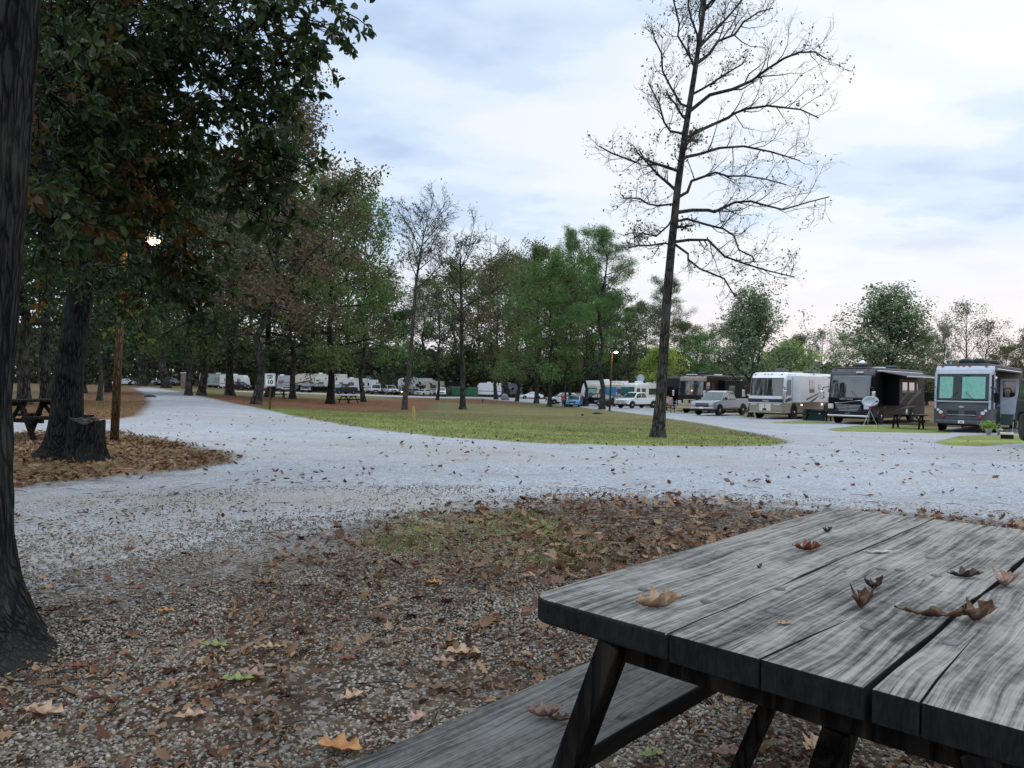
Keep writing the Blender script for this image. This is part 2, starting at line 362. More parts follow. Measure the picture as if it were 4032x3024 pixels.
road_px = [(-1400, 1990), (-300, 1945), (0, 1925), (400, 1882), (700, 1852), (880, 1828), (930, 1806), (880, 1780), (700, 1742), (450, 1700), (170, 1702), (-400, 1720),
           (-1400, 1740), (-1400, 1668), (0, 1655), (430, 1650), (520, 1640), (575, 1590), (565, 1550), (520, 1527)] + ISL + \
          [(2150, 1590), (1950, 1576), (1900, 1569), (1500, 1561), (1100, 1546), (900, 1541), (905, 1537), (1100, 1541), (1500, 1555), (1900, 1562), (2250, 1575), (2500, 1597),
           (2620, 1611), (2900, 1628), (3100, 1648), (3300, 1660), (3700, 1680), (4300, 1700), (5400, 1800), (6400, 2300), (4500, 2090), (4032, 2060), (3300, 2010),
           (3000, 2000), (2700, 1972), (2300, 1968), (1900, 2005), (1500, 2085), (1150, 2180), (900, 2270), (500, 2360), (0, 2420), (-1400, 2560)]
P_road = outline(road_px)
P_isl = outline([(x, y) for x, y in ISL] + [(2150, 1590), (1950, 1576), (1900, 1569), (1500, 1561), (1100, 1546), (900, 1541), (700, 1528)])
P_green = outline([(960, 1602), (1150, 1612), (1500, 1632), (1640, 1652), (1900, 1660), (2300, 1680), (2800, 1700), (3070, 1735), (3040, 1752), (2400, 1752), (2050, 1740), (1750, 1720), (1500, 1692), (1300, 1661), (1150, 1634)])
P_brown = outline([(760, 1556), (1000, 1560), (1300, 1572), (1700, 1578), (1690, 1612), (1500, 1626), (1300, 1614), (1100, 1606), (960, 1594)])
P_far = outline([(1500, 1563), (1900, 1571), (2130, 1592), (1900, 1590), (1600, 1577)])
STRIPS = [outline(p) for p in ([(3262, 1690), (3380, 1677), (3660, 1677), (3740, 1690), (3730, 1706), (3500, 1702), (3300, 1698)],
          [(3690, 1742), (3790, 1716), (3950, 1712), (4300, 1725), (4300, 1750), (3990, 1746), (3850, 1757), (3730, 1753)],
          [(3035, 1664), (3150, 1657), (3265, 1662), (3270, 1668), (3120, 1669)], [(2590, 1606), (2740, 1612), (2790, 1624), (2700, 1622), (2600, 1617)],
          [(2890, 1634), (2960, 1632), (3000, 1640), (2950, 1644)])]
P_left = outline([(-1400, 1742), (-400, 1720), (170, 1702), (450, 1700), (700, 1742), (880, 1780), (930, 1806), (880, 1828), (700, 1852), (400, 1882), (0, 1925), (-1400, 1990)])
P_tuft = outline([(1480, 2070), (1700, 2010), (2000, 2020), (2350, 2080), (2500, 2150), (2250, 2215), (1950, 2200), (1650, 2170), (1450, 2150)])
P_pile = outline([(1250, 2150), (1500, 2085), (1900, 2000), (2300, 1965), (2700, 1970), (3200, 2015), (4032, 2070), (4600, 2300), (3400, 2500), (2500, 2350), (1900, 2280), (1500, 2250)])
P_strip2 = outline([(-600, 1680), (-600, 1610), (300, 1575), (520, 1530), (560, 1560), (560, 1600), (500, 1640), (430, 1650), (0, 1655)])
def fields(X, Y):
    road = sdist(P_road, X, Y); d = np.hypot(X, Y)
    wv = .35 + d * .012
    r = sstep(-1, 1, road / np.where((Y < 9.5) & (road < 2.), 1.25, wv))
    near = sstep(7.5, 3.2, d)  # towards the table the gravel thins into dirt
    r2 = r * (1 - .5 * near)
    isl = sstep(-.6, .6, sdist(P_isl, X, Y) / wv); gr = sstep(-1, 1, sdist(P_green, X, Y) / (.6 + d * .02)); br = sstep(-1, 1, sdist(P_brown, X, Y) / 1.5)
    fb = sstep(-1, 1, sdist(P_far, X, Y) / 3.)
    st = sum(sstep(-1, 1, sdist(p, X, Y) / .35) for p in STRIPS)
    lf = sstep(-1, 1, sdist(P_left, X, Y) / .4); tf = sstep(-1, 1, sdist(P_tuft, X, Y) / .5)
    leftwood = sstep(-1, 1, sdist(P_strip2, X, Y) / 1.)
    grass = np.clip(isl * (.42 + .58 * gr) * (1 - .55 * br) * (1 - .6 * fb) + st + lf * .36 + tf * .5, 0, 1)
    litter = np.clip(br * .85 + fb * .6 + lf * .62 + leftwood * .9 + tf * .2 + isl * .12, 0, 1)
    outside = (1 - r) * (1 - isl) * (1 - lf); far = sstep(16, 24, d)
    litter = np.clip(litter + outside * far * .55, 0, 1); grass = np.clip(grass + outside * far * .30 * (1 - leftwood), 0, 1)
    r2 = r2 * (1 - np.clip(st, 0, 1))
    lush = np.clip(gr * 1. + st, 0, 1)
    return r2, grass, litter, lush, road, isl
rad = [.25]
while rad[-1] < 1500: rad.append(rad[-1] * (1.0135 if 1.5 < rad[-1] < 230 else 1.12))
rad = np.array(rad); ang = np.concatenate([np.linspace(-pi, -.95, 26)[:-1], np.linspace(-.95, .95, 560), np.linspace(.95, pi, 26)[1:]])
A_, D_ = np.meshgrid(ang, rad); GX = D_ * np.sin(A_); GY = D_ * np.cos(A_)
GZ = gz(GX, GY)
rng = np.random.default_rng(5)
def vnoise(X, Y, s, seed=0):
    k = np.random.default_rng(seed); o = 0
    for _ in range(6):
        a, ph, f = k.uniform(0, 6.28), k.uniform(0, 6.28), s * k.uniform(.6, 1.8); o = o + np.sin((X * np.cos(a) + Y * np.sin(a)) * f + ph + np.sin((X * np.sin(a) - Y * np.cos(a)) * f * .7) * 1.2)
    return o / 6
GZ = GZ + vnoise(GX, GY, 1.7, 2) * .012 * sstep(1.5, 4, D_) * sstep(60, 20, D_)
fr, fg, fl, flush, froad, fisl = fields(GX, GY)
nr, na = GX.shape
cls = np.zeros((nr, na), int); cls[(froad > 0)] = 1; cls[(fisl > .5) & (froad <= 0)] = 2
idx = np.arange(nr * na).reshape(nr, na)
Q = np.stack([idx[:-1, :-1], idx[:-1, 1:], idx[1:, 1:], idx[1:, :-1]], -1).reshape(-1, 4)[:, ::-1]
qc = cls[:-1, :-1].reshape(-1)
VV = np.stack([GX, GY, GZ], -1).reshape(-1, 3)
AT = {'road': fr.reshape(-1), 'grass': fg.reshape(-1), 'litter': fl.reshape(-1), 'lush': flush.reshape(-1)}
def ground_material():
    m, nt = newmat('ground_mix'); v = coords(nt)
    def at_(n): return nd(nt, 'Attribute', attribute_name=n).outputs['Fac']
    def noi(s, d=5., r=.55): return nd(nt, 'TexNoise', {'Vector': v, 'Scale': s, 'Detail': d, 'Roughness': r}).outputs[0]
    def thr(att, amp, n, lo=.35, hi=.65):
        x = math_(nt, 'ADD', att, math_(nt, 'MULTIPLY', math_(nt, 'SUBTRACT', n, .5), amp)); return ramp(nt, x, [(lo, (0, 0, 0)), (hi, (1, 1, 1))])
    vg = nd(nt, 'TexVoronoi', {'Vector': v, 'Scale': 42.}); vg2 = nd(nt, 'TexVoronoi', {'Vector': v, 'Scale': 85.})
    gcol = ramp(nt, nd(nt, 'SeparateColor', {0: vg.outputs['Color']}).outputs[0], [(0, (.13, .135, .15)), (.3, (.25, .27, .31)), (.65, (.36, .39, .45)), (1, (.55, .58, .65))])
    gcol2 = ramp(nt, nd(nt, 'SeparateColor', {0: vg2.outputs['Color']}).outputs[0], [(0, (.15, .155, .17)), (.5, (.32, .35, .40)), (1, (.50, .53, .60))])
    gcol = mixc(nt, .5, gcol, gcol2)
    n_big = noi(.22, 4.); n_mid = noi(1.6, 8.); n_f = noi(9., 8.)
    gcol = mixc(nt, 1., gcol, ramp(nt, n_big, [(.3, (.88, .87, .86)), (.7, (1.15, 1.15, 1.15))]), 'MULTIPLY')
    gcol = mixc(nt, 1., gcol, (.98, .96, .94), 'MULTIPLY'); trk = nd(nt, 'TexNoise', {'Vector': nd(nt, 'Mapping', {'Vector': v, 'Scale': (.10, .55, 1), 'Rotation': (0, 0, .35)}).outputs[0], 'Scale': 1., 'Detail': 5.}).outputs[0]
    gcol = mixc(nt, ramp(nt, trk, [(.48, (0, 0, 0)), (.66, (.6, .6, .6))]), gcol, (.33, .29, .25))
    gcol = mixc(nt, ramp(nt, n_mid, [(.54, (0, 0, 0)), (.74, (.5, .5, .5))]), gcol, (.20, .17, .14))
    dcol = ramp(nt, n_f, [(.25, (.014, .009, .006)), (.5, (.050, .033, .021)), (.75, (.12, .085, .056))])
    dsp = ramp(nt, nd(nt, 'SeparateColor', {0: vg.outputs['Color']}).outputs[1], [(.70, (0, 0, 0)), (.85, (.6, .6, .6))])
    dcol = mixc(nt, dsp, dcol, mixc(nt, .6, gcol, (.16, .13, .10)))
    gr1 = ramp(nt, n_f, [(.2, (.10, .095, .03)), (.5, (.185, .17, .055)), (.8, (.27, .235, .10))])
    gr2 = ramp(nt, n_f, [(.2, (.10, .13, .035)), (.5, (.18, .23, .065)), (.8, (.25, .29, .10))])
    grc = mixc(nt, thr(at_('lush'), .9, n_mid), gr1, gr2)
    grc = mixc(nt, ramp(nt, noi(.45, 7., .65), [(.46, (0, 0, 0)), (.68, (.8, .8, .8))]), grc, (.20, .145, .085)); grc = mixc(nt, ramp(nt, noi(1.3, 8., .7), [(.45, (0, 0, 0)), (.62, (.7, .7, .7))]), grc, (.13, .17, .05)); grc = mixc(nt, 1., grc, ramp(nt, nd(nt, 'TexNoise', {'Vector': nd(nt, 'Mapping', {'Vector': v, 'Scale': (.16, .42, 1), 'Rotation': (0, 0, .1)}).outputs[0], 'Scale': 1., 'Detail': 8., 'Roughness': .65}).outputs[0], [(.35, (.68, .66, .62)), (.5, (1, .98, .95)), (.65, (1.3, 1.3, 1.15))]), 'MULTIPLY'); grc = mixc(nt, 1., grc, ramp(nt, nd(nt, 'TexNoise', {'Vector': v, 'Scale': 4.5, 'Detail': 9., 'Roughness': .75}).outputs[0], [(.3, (.6, .6, .6)), (.7, (1.35, 1.35, 1.35))]), 'MULTIPLY')
    vl = nd(nt, 'TexVoronoi', {'Vector': v, 'Scale': 13.})
    lc = ramp(nt, nd(nt, 'SeparateColor', {0: vl.outputs['Color']}).outputs[0], [(0, (.05, .022, .015)), (.4, (.11, .05, .028)), (.75, (.20, .095, .05)), (1, (.28, .17, .10))])
    lc = mixc(nt, 1., lc, ramp(nt, noi(.9, 10., .78), [(.32, (.4, .46, .5)), (.68, (1.6, 1.5, 1.35))]), 'MULTIPLY')
    c = mixc(nt, thr(at_('road'), 1.5, noi(2.2, 9., .7), .2, .8), dcol, gcol)
    c = mixc(nt, thr(at_('grass'), 1.3, noi(2.6, 9., .65), .12, .62), c, grc)
    c = mixc(nt, thr(at_('litter'), 1.6, noi(3.5, 9., .7), .3, .8), c, lc)
    b = nd(nt, 'BsdfPrincipled', {'Base Color': c, 'Roughness': .95, 'Specular IOR Level': .15})
    hh = math_(nt, 'ADD', math_(nt, 'MULTIPLY', vg.outputs['Distance'], -.7), n_f)
    bp = nd(nt, 'Bump', {'Height': hh, 'Strength': .8, 'Distance': .02}); nt.links.new(bp.outputs[0], b.inputs['Normal']); out(nt, b.outputs[0]); return m
M['ground'] = ground_material()
for k, nm, lab in ((0, 'ground', None), (1, 'gravel_road', None), (2, 'lawn', None)):
    q = Q[qc == k]
    if k == 0:  # close the disc under the camera
        cen = len(VV); V2 = np.vstack([VV, [[0, 0, 0]]]); tri = np.stack([idx[0, :-1], idx[0, 1:], np.full(na - 1, cen)], -1)[:, ::-1]
        used = np.unique(np.concatenate([q.ravel(), tri.ravel()])); mp_ = np.zeros(len(V2), int); mp_[used] = np.arange(len(used))
        me = np_mesh(nm, V2[used], [mp_[q], mp_[tri]])
    else:
        V2 = VV; used = np.unique(q); mp_ = np.zeros(len(V2), int); mp_[used] = np.arange(len(used)); me = np_mesh(nm, V2[used], mp_[q])
    for a, arr in AT.items():
        at_ = me.attributes.new(a, 'FLOAT', 'POINT'); ar = np.append(arr, 0.)[used].astype(np.float32); at_.data.foreach_set('value', ar)
    o = link(nm, me, M['ground'], smooth=True); tag(o, kind='structure')
# ------------------------------------------------------------------ trees
def tubes_mesh(name, tubes, nside=5):
    """many tapered tubes as one mesh (a tree's wood)"""
    V = []; Fs = []; k0 = 0
    for pts, rad in tubes:
        P = np.array([tuple(p) for p in pts], dtype=float); r = np.array(rad, dtype=float); m = len(P)
        n = nside if r[0] < .12 else (8 if r[0] < .25 else 12)
        if r[0] < .02: n = 3
        T = np.gradient(P, axis=0); T /= (np.linalg.norm(T, axis=1, keepdims=True) + 1e-9)
        ref = np.array([.37, .9, .21]) if abs(T[0, 2]) > .5 else np.array([.05, .1, 1.])
        X = np.cross(T, ref); X /= (np.linalg.norm(X, axis=1, keepdims=True) + 1e-9); Y = np.cross(T, X)
        a = np.arange(n) * 2 * pi / n
        ring = P[:, None, :] + (X[:, None, :] * np.cos(a)[None, :, None] + Y[:, None, :] * np.sin(a)[None, :, None]) * r[:, None, None]
        V.append(ring.reshape(-1, 3))
        i, k = np.meshgrid(np.arange(m - 1), np.arange(n), indexing='ij')
        f = np.stack([i * n + k, i * n + (k + 1) % n, (i + 1) * n + (k + 1) % n, (i + 1) * n + k], -1).reshape(-1, 4) + k0
        Fs.append(f); k0 += m * n
    return np_mesh(name, np.vstack(V), np.vstack(Fs))
def rand_frames(rg, n, flat=.0):
    z = rg.normal(size=(n, 3)); z[:, 2] = np.abs(z[:, 2]) + flat; z /= np.linalg.norm(z, axis=1, keepdims=True)
    t = rg.normal(size=(n, 3)); x = np.cross(t, z); x /= np.linalg.norm(x, axis=1, keepdims=True); return x, np.cross(z, x), z
SH4 = (np.array([(-.5, 0, 0), (0, -.32, .05), (.5, 0, 0), (0, .32, .05)]), [[0, 1, 2, 3]])
SH6 = (np.array([(-.5, 0, 0), (-.15, -.26, .06), (.25, -.22, .08), (.5, 0, -.06), (.25, .22, .08), (-.15, .26, .06)]), [[0, 1, 2, 3], [0, 3, 4, 5]])
SHN = (np.array([(-.5, -.03, 0), (.5, -.015, 0), (.5, .015, 0), (-.5, .03, 0)]), [[0, 1, 2, 3]])
_st = [(-.5, .03), (-.3, .10), (-.16, .30), (-.08, .14), (.02, .36), (.10, .16), (.22, .28), (.28, .10), (.5, .0)]
_o = [(x, y) for x, y in _st] + [(x, -y) for x, y in _st[-2::-1]]
SHO = (np.array([(x, y, (y * y * 1.4 + (x * x) * .7)) for x, y in _o] + [(-.1, 0, 0), (.15, 0, 0)]),
       [[i, i + 1, 17 if i < 5 else 18] for i in range(8)] + [[i, i + 1, 18 if i < 11 else 17] for i in range(8, 16)] + [[5, 18, 17], [11, 17, 18], [16, 0, 17]])
def leaf_mesh(name, pos, size, shape, rg, flat=0., hang=None, mi=None, curl=None, aspect=None, along=None):
    S, Fc = shape; n = len(pos); x, y, z = rand_frames(rg, n, flat)
    if along is not None:
        x = along; y = np.cross(z, x); y /= np.linalg.norm(y, axis=1, keepdims=True); z = np.cross(x, y)
    if hang is not None:  # long axis droops
        x = x * (1 - hang) + np.array([0, 0, -1.]) * hang; x /= np.linalg.norm(x, axis=1, keepdims=True); y = np.cross(z, x); y /= np.linalg.norm(y, axis=1, keepdims=True); z = np.cross(x, y)
    sz = np.asarray(size).reshape(-1, 1, 1) * np.ones((n, 1, 1)); cu = np.ones((n, 1)) if curl is None else curl.reshape(-1, 1)
    asp = np.ones((n, 1)) if aspect is None else aspect.reshape(-1, 1)
    loc = S[None, :, 0:1] * x[:, None, :] + (S[None, :, 1] * asp)[:, :, None] * y[:, None, :] + (S[None, :, 2] * cu)[:, :, None] * z[:, None, :]
    V = (pos[:, None, :] + loc * sz).reshape(-1, 3); k = len(S); fs = []; ms = []
    Fa = {}
    for f in Fc: Fa.setdefault(len(f), []).append(f)
    for _, ff in Fa.items():
        ff = np.array(ff); fs.append((ff[None] + (np.arange(n) * k)[:, None, None]).reshape(-1, ff.shape[1]))
        if mi is not None: ms.append(np.repeat(mi, len(ff)))
    return np_mesh(name, V, fs, None if mi is None else np.concatenate(ms))
def wander(rg, p, d, L, r0, r1, n, wob, up):
    pts = [np.array(p, float)]; d = np.array(d, float); d /= np.linalg.norm(d)
    for i in range(n):
        d = d + rg.normal(size=3) * wob + np.array([0, 0, up]); d /= np.linalg.norm(d); pts.append(pts[-1] + d * L / n)
    return pts, list(np.linspace(r0, r1, n + 1))
def pt_on(pts, t):
    f = t * (len(pts) - 1); i = min(int(f), len(pts) - 2); a = f - i; return pts[i] * (1 - a) + pts[i + 1] * a, pts[i + 1] - pts[i], i
def side_dir(rg, ax, ang, az=None):
    ax = ax / (np.linalg.norm(ax) + 1e-9); t = rg.normal(size=3) if az is None else np.array([cos(az), sin(az), 0.01]); s = t - ax * t.dot(ax); s /= (np.linalg.norm(s) + 1e-9)
    return ax * cos(ang) + s * sin(ang)
def skeleton(seed, H=12., r0=.22, first=.25, n1=16, n2=6, n3=5, ang=(58, 32), spread=.36, shape='round', up=.03, wob=.10, lean=(0, 0), trunk=None, fork=1., sub=None, limbs=None, tw=.10, sl=1.):
    rg = np.random.default_rng(seed); tubes = []; tips = []
    if trunk is None:
        m = 9; trunk = [np.array([lean[0] * (t ** 1.3) * H, lean[1] * (t ** 1.3) * H, t * H * fork]) + (rg.normal(size=3) * .012 * H * (t > .05) * np.array([1, 1, 0])) for t in np.linspace(0, 1, m)]
    trunk = [np.array(p, float) for p in trunk]; m = len(trunk)
    rr = [r0 * (1 - .86 * (i / (m - 1)) ** .9) for i in range(m)]; rr[0] *= 1.0
    b0 = trunk[0]; t1 = trunk[1]
    base = [(b0 + np.array([0, 0, -.25]), r0 * 1.9), (b0 + (t1 - b0) * .04, r0 * 1.45), (b0 + (t1 - b0) * .22, r0 * 1.12)]
    tubes.append(([q[0] for q in base] + trunk[1:], [q[1] for q in base] + rr[1:]))
    lv1 = []
    if limbs:
        for L in limbs:
            pts = [np.array(p, float) for p in L[0]]; k = len(pts); tz_ = [p[2] for p in trunk]; pts[0] = np.array([np.interp(pts[0][2], tz_, [p[j] for p in trunk]) for j in range(3)])
            # refine and roughen
            q = []
            for i in range(k - 1):
                for s in (0, .5): q.append(pts[i] * (1 - s) + pts[i + 1] * s + (rg.normal(size=3) * .09 if (i or s) else 0))
            q.append(pts[-1]); lv1.append((q, list(np.linspace(L[1], .018, len(q)))))
    for i in range(n1):
        t = first + (1 - first) * ((i + rg.uniform(0, .8)) / n1) ** .85; t = min(t, .985)
        p, ax, j = pt_on(trunk, t); u = (t - first) / (1 - first)
        f = {'round': sin(pi * (u * .78 + .18)) ** .7, 'cone': 1.05 - .85 * u, 'up': .75 + .25 * sin(pi * u), 'fan': 1. - .45 * u, 'vase': .8, 'pine': (1.0 - .62 * u) * (.5 + .5 * min(1, u * 4 + .3))}[shape]
        L = H * spread * f * rg.uniform(.6, 1.3); a = R(ang[0] + (ang[1] - ang[0]) * u + rg.uniform(-9, 9))
        d = side_dir(rg, ax, a, i * 2.4 + rg.uniform(-.5, .5)); rb = max(.02, np.interp(t, np.linspace(0, 1, m), rr) * .5)
        lv1.append(wander(rg, p, d, L, rb, .02, 5, wob, up))
    for pts, rad in lv1:
        tubes.append((pts, rad)); tips.append((pts[-1], rad[-1])); L = sum(np.linalg.norm(pts[i + 1] - pts[i]) for i in range(len(pts) - 1))
        for k in range(n2):
            t = .22 + .78 * (k + rg.uniform(.2, 1)) / n2; t = min(t, .98); p, ax, j = pt_on(pts, t)
            d = side_dir(rg, ax, R(rg.uniform(32, 62))); L2 = L * rg.uniform(.28, .5) * (1.15 - .45 * t) * sl
            p2, r2 = wander(rg, p, d, L2, max(tw * .1, rad[j] * .5), tw * .075, 4, wob * 1.4, up * 1.3); tubes.append((p2, r2)); tips.append((p2[-1], 0))
            for q in range(n3):
                t3 = .2 + .8 * (q + rg.uniform(.2, 1)) / n3; t3 = min(t3, .98); p, ax, j = pt_on(p2, t3)
                d = side_dir(rg, ax, R(rg.uniform(28, 60))); L3 = L2 * rg.uniform(.3, .55)
                p3, r3 = wander(rg, p, d, L3, tw * .08, tw * .045, 3, wob * 1.6, up); tubes.append((p3, r3)); tips.append((p3[-1], 0)); tips.append((p3[1], 0))
                if sub:
                    for z_ in range(sub):
                        p, ax, j = pt_on(p3, rg.uniform(.2, .95)); d = side_dir(rg, ax, R(rg.uniform(25, 60)))
                        p4, r4 = wander(rg, p, d, L3 * rg.uniform(.35, .6), tw * .06, tw * .035, 2, .2, up); tubes.append((p4, r4)); tips.append((p4[-1], 0))
    return tubes, np.array([t[0] for t in tips]), rg
PROTO = {}
def proto(kind, wood, crownmat, per, lsize, rad, lshape=SH4, flat=0., thin=1., **kw):
    tubes, tips, rg = skeleton(**kw); wm = tubes_mesh('trunk', tubes)
    if thin < 1: tips = tips[rg.random(len(tips)) < thin]
    pos = np.repeat(tips, per, 0) + rg.normal(size=(len(tips) * per, 3)) * rad
    pos = pos[pos[:, 2] > .8]
    cm = leaf_mesh('crown', pos, rg.uniform(.6, 1.25, len(pos)) * lsize, lshape, rg, flat)
    wm.materials.append(M[wood]); cm.materials.append(M[crownmat]); cm.shade_smooth() if False else None
    PROTO[kind] = (wm, cm, kw.get('H', 12.))
def put_tree(name, kind, P, H, label, cat='tree', group=None, wide=1., crown=None, wood=None, rz=0., lean=None):
    wm, cm, H0 = PROTO[kind]; s = H / H0
    r = empty(name, P, rz, label, cat, group); r.scale = (s * wide, s * wide, s)
    if lean: r.rotation_euler = (lean[0], lean[1], rz)
    for nm, me, mt in (('trunk', wm, wood), ('crown', cm, crown)):
        o = bpy.data.objects.new(nm, me); C.objects.link(o); o.parent = r
        if mt:
            o.material_slots[0].link = 'OBJECT'; o.material_slots[0].material = M[mt]
    return r
proto('oak1', 'bark', 'f_mid', 9, .23, .28, seed=11, H=14, r0=.27, first=.20, n1=26, n2=7, n3=4, spread=.38, ang=(96, 28), up=.01)
proto('oak2', 'bark', 'f_mid', 8, .23, .28, seed=23, H=14, r0=.24, first=.22, n1=23, n2=7, n3=4, spread=.34, ang=(92, 25), shape='up', up=.01)
proto('oak3', 'bark', 'f_rust', 8, .20, .26, thin=.8, seed=37, H=14, r0=.22, first=.22, n1=24, n2=7, n3=4, spread=.30, ang=(88, 22), shape='up', up=.02)
proto('thin', 'bark', 'f_rust', 5, .20, .30, thin=.5, seed=41, H=12, r0=.16, first=.25, n1=18, n2=6, n3=4, spread=.27, ang=(60, 30))
proto('pine', 'bark', 'f_pine', 26, .42, (.30, .30, .15), SHN, seed=51, H=17, r0=.26, first=.40, n1=26, n2=5, n3=2, spread=.24, ang=(82, 42), shape='pine', up=.05)
proto('pine2', 'bark', 'f_pine', 24, .42, (.28, .28, .15), SHN, seed=57, H=17, r0=.24, first=.48, n1=20, n2=5, n3=2, spread=.24, ang=(85, 38), shape='pine', up=.05)
proto('pear', 'bark', 'f_pear', 5, .17, .20, seed=61, H=10, r0=.17, first=.10, n1=34, n2=8, n3=5, spread=.50, ang=(52, 10), shape='fan', up=.10, fork=.72, wob=.08)
proto('bush', 'bark', 'f_yel', 8, .20, .28, seed=67, H=6, r0=.10, first=.14, n1=18, n2=6, n3=4, spread=.36, ang=(65, 25))
def T(px, py, ytop, kind, name, label, wide=1., crown=None, wood=None, rz=0., group=None, d=None, lean=None, dark=None):
    P = gnd(px, py) if d is None else col(px, d)
    top = at(px, ytop, P.y); return put_tree(name, kind, P, (top.z - P.z) * (.93 if P.x / P.y > -.2 else 1.02), label, 'tree', group, wide, crown, wood, rz, lean)
gW = 'trees of the dark wood on the left'; gI = 'trees on the grass island'; gB = 'trees behind the parked motorhomes'; gF = 'trees behind the far parking row'
L_ = lambda a, b: (a, b)
T(95, 1592, 250, 'oak1', 'oak_tree', 'thick dark trunk behind the left picnic table, leftmost of the wood', .8, 'f_dark', 'bark', 1., gW)
T(185, 1578, 300, 'oak2', 'oak_tree', 'dark trunk just right of the leftmost wood tree, behind the table', .9, 'f_dark', 'bark', 2., gW)
T(-180, 1600, 100, 'oak1', 'oak_tree', 'dark tree whose crown fills the far left edge of the wood', .9, 'f_dark', 'bark', 3., gW)
T(318, 1548, 620, 'oak1', 'oak_tree', 'dark tree between the leaning trunk and the wooden lamp pole', .9, 'f_dark', 'bark', 4., gW)
T(392, 1578, 760, 'oak3', 'slim_tree', 'slim pale trunk close left of the wooden lamp pole', .7, 'f_dark', 'bark_pale', 5., gW, lean=(0, .04))
T(432, 1545, 740, 'oak2', 'oak_tree', 'dark tree right behind the wooden lamp pole', 1., 'f_dark', 'bark', .5, gW)
T(560, 1512, 880, 'oak1', 'oak_tree', 'dark green tree beyond the far left bend of the road', 1.1, 'f_dark', None, 2.5, gW, d=150)
T(655, 1515, 800, 'oak2', 'oak_tree', 'green tree standing beside the far silver pickup', 1.2, 'f_mid', None, 1.5, gW, d=120)
T(742, 1558, 780, 'oak1', 'oak_tree', 'left one of the paired trunks beside the road bend', .8, 'f_dark', 'bark', 1.8, gI)
T(792, 1557, 740, 'oak2', 'oak_tree', 'right one of the paired trunks, thicker and darker', 1., 'f_mid', 'bark', 2.8, gI)
T(1008, 1592, 560, 'oak3', 'oak_tree', 'tall red topped tree leaning right beside the speed sign', 1.05, 'f_redtop', 'bark', .4, gI, lean=(0, .12))
T(1152, 1571, 900, 'oak1', 'oak_tree', 'dark green tree with a short trunk right of the speed sign', .85, 'f_dark', 'bark', 1.1, gI)
T(1300, 1591, 810, 'oak1', 'oak_tree', 'broad green oak left of the lone picnic table on the grass', .95, 'f_mid', 'bark_dark', 2.2, gI)
T(1432, 1556, 830, 'oak2', 'oak_tree', 'round topped green tree rising behind the broad oak', .75, 'f_green', 'bark', .9, gI, d=80)
T(1060, 1545, 690, 'oak2', 'oak_tree', 'tall olive tree behind the red topped leaning one', 1., 'f_mid', 'bark', 3.9, gI, d=85)
T(905, 1545, 770, 'oak1', 'oak_tree', 'olive tree between the paired trunks and the speed sign', 1., 'f_mid', 'bark', 4.9, gI, d=80)
T(1075, 1556, 1200, 'thin', 'small_tree', 'small dark trunk by the bench behind the speed sign', 1.3, 'f_rust', 'bark', 2.1, gI)
T(1722, 1575, 1100, 'thin', 'slim_tree', 'slim brownish tree between the two tall bare ones', 1., 'f_mid', 'bark', .6, gI)
T(1953, 1573, 1060, 'oak3', 'oak_tree', 'thin russet tree between the dumpsters and the boulder', 1., 'f_rust', 'bark', 1.6, gI)
T(2035, 1581, 1120, 'oak2', 'oak_tree', 'short dark trunked tree right of the grey boulder', .9, 'f_mid', 'bark', 2.6, gI)
T(2112, 1588, 990, 'oak1', 'oak_tree', 'fullest green tree at the right end of the island', .8, 'f_mid', 'bark', 3.6, gI)
T(2163, 1601, 1060, 'oak2', 'oak_tree', 'low hanging bright green tree left of the blue car', .95, 'f_green', 'bark', 4.6, gI)
T(2305, 1600, 1020, 'oak3', 'slim_tree', 'slim trunk just right of the blue car', .8, 'f_green', 'bark', 5.6, gI)
T(2226, 1602, 1130, 'oak3', 'slim_tree', 'slim trunk beside the person in red', .7, 'f_mid', 'bark', .7, gI)
T(2370, 1612, 885, 'pine', 'pine_tree', 'tall full pine beside the lit lamp post', 1.02, 'f_pine', 'bark', 1.3, 'pines near the lamp post')
T(2248, 1580, 900, 'pine2', 'pine_tree', 'narrow pine rising behind the blue car', .72, 'f_pine', 'bark', 2.3, 'pines near the lamp post', d=98)
T(2618, 1612, 1090, 'pine2', 'pine_tree', 'dark shaggy pine right behind the tall bare tree', 1.15, 'f_pined', 'bark', 3.3, 'pines near the lamp post', d=80)
T(2470, 1590, 1200, 'pine', 'pine_tree', 'low dark pine behind the white motorhome', 1.2, 'f_pined', 'bark', 4.3, 'pines near the lamp post', d=112)
T(2955, 1641, 1128, 'pear', 'ornamental_tree', 'dense upright grey green tree left of the white and tan motorhome', 1.25, None, 'bark', .3, None)
T(3500, 1640, 1125, 'pear', 'ornamental_tree', 'large rounded grey green tree behind the dark motorhome', 1.55, 'f_pear', 'bark', 1.9, None, d=72)
T(2590, 1600, 1385, 'bush', 'yellow_green_tree', 'small yellow green tree left of the brown motorhome', 1.25, None, 'bark', .3, None, d=105)
T(3085, 1600, 1372, 'bush', 'yellow_green_tree', 'small yellow green tree above the white and tan motorhome', 1.7, None, 'bark', 1.3, None, d=88)
T(3800, 1600, 1185, 'thin', 'slim_tree', 'sparse pale tree above the right motorhome', 1., 'f_pale', 'bark_pale', .3, gB, d=112)
T(3890, 1600, 1260, 'thin', 'slim_tree', 'sparse brown tree right of the pale one', 1.2, 'f_redtop', 'bark_pale', 2.3, gB, d=118)
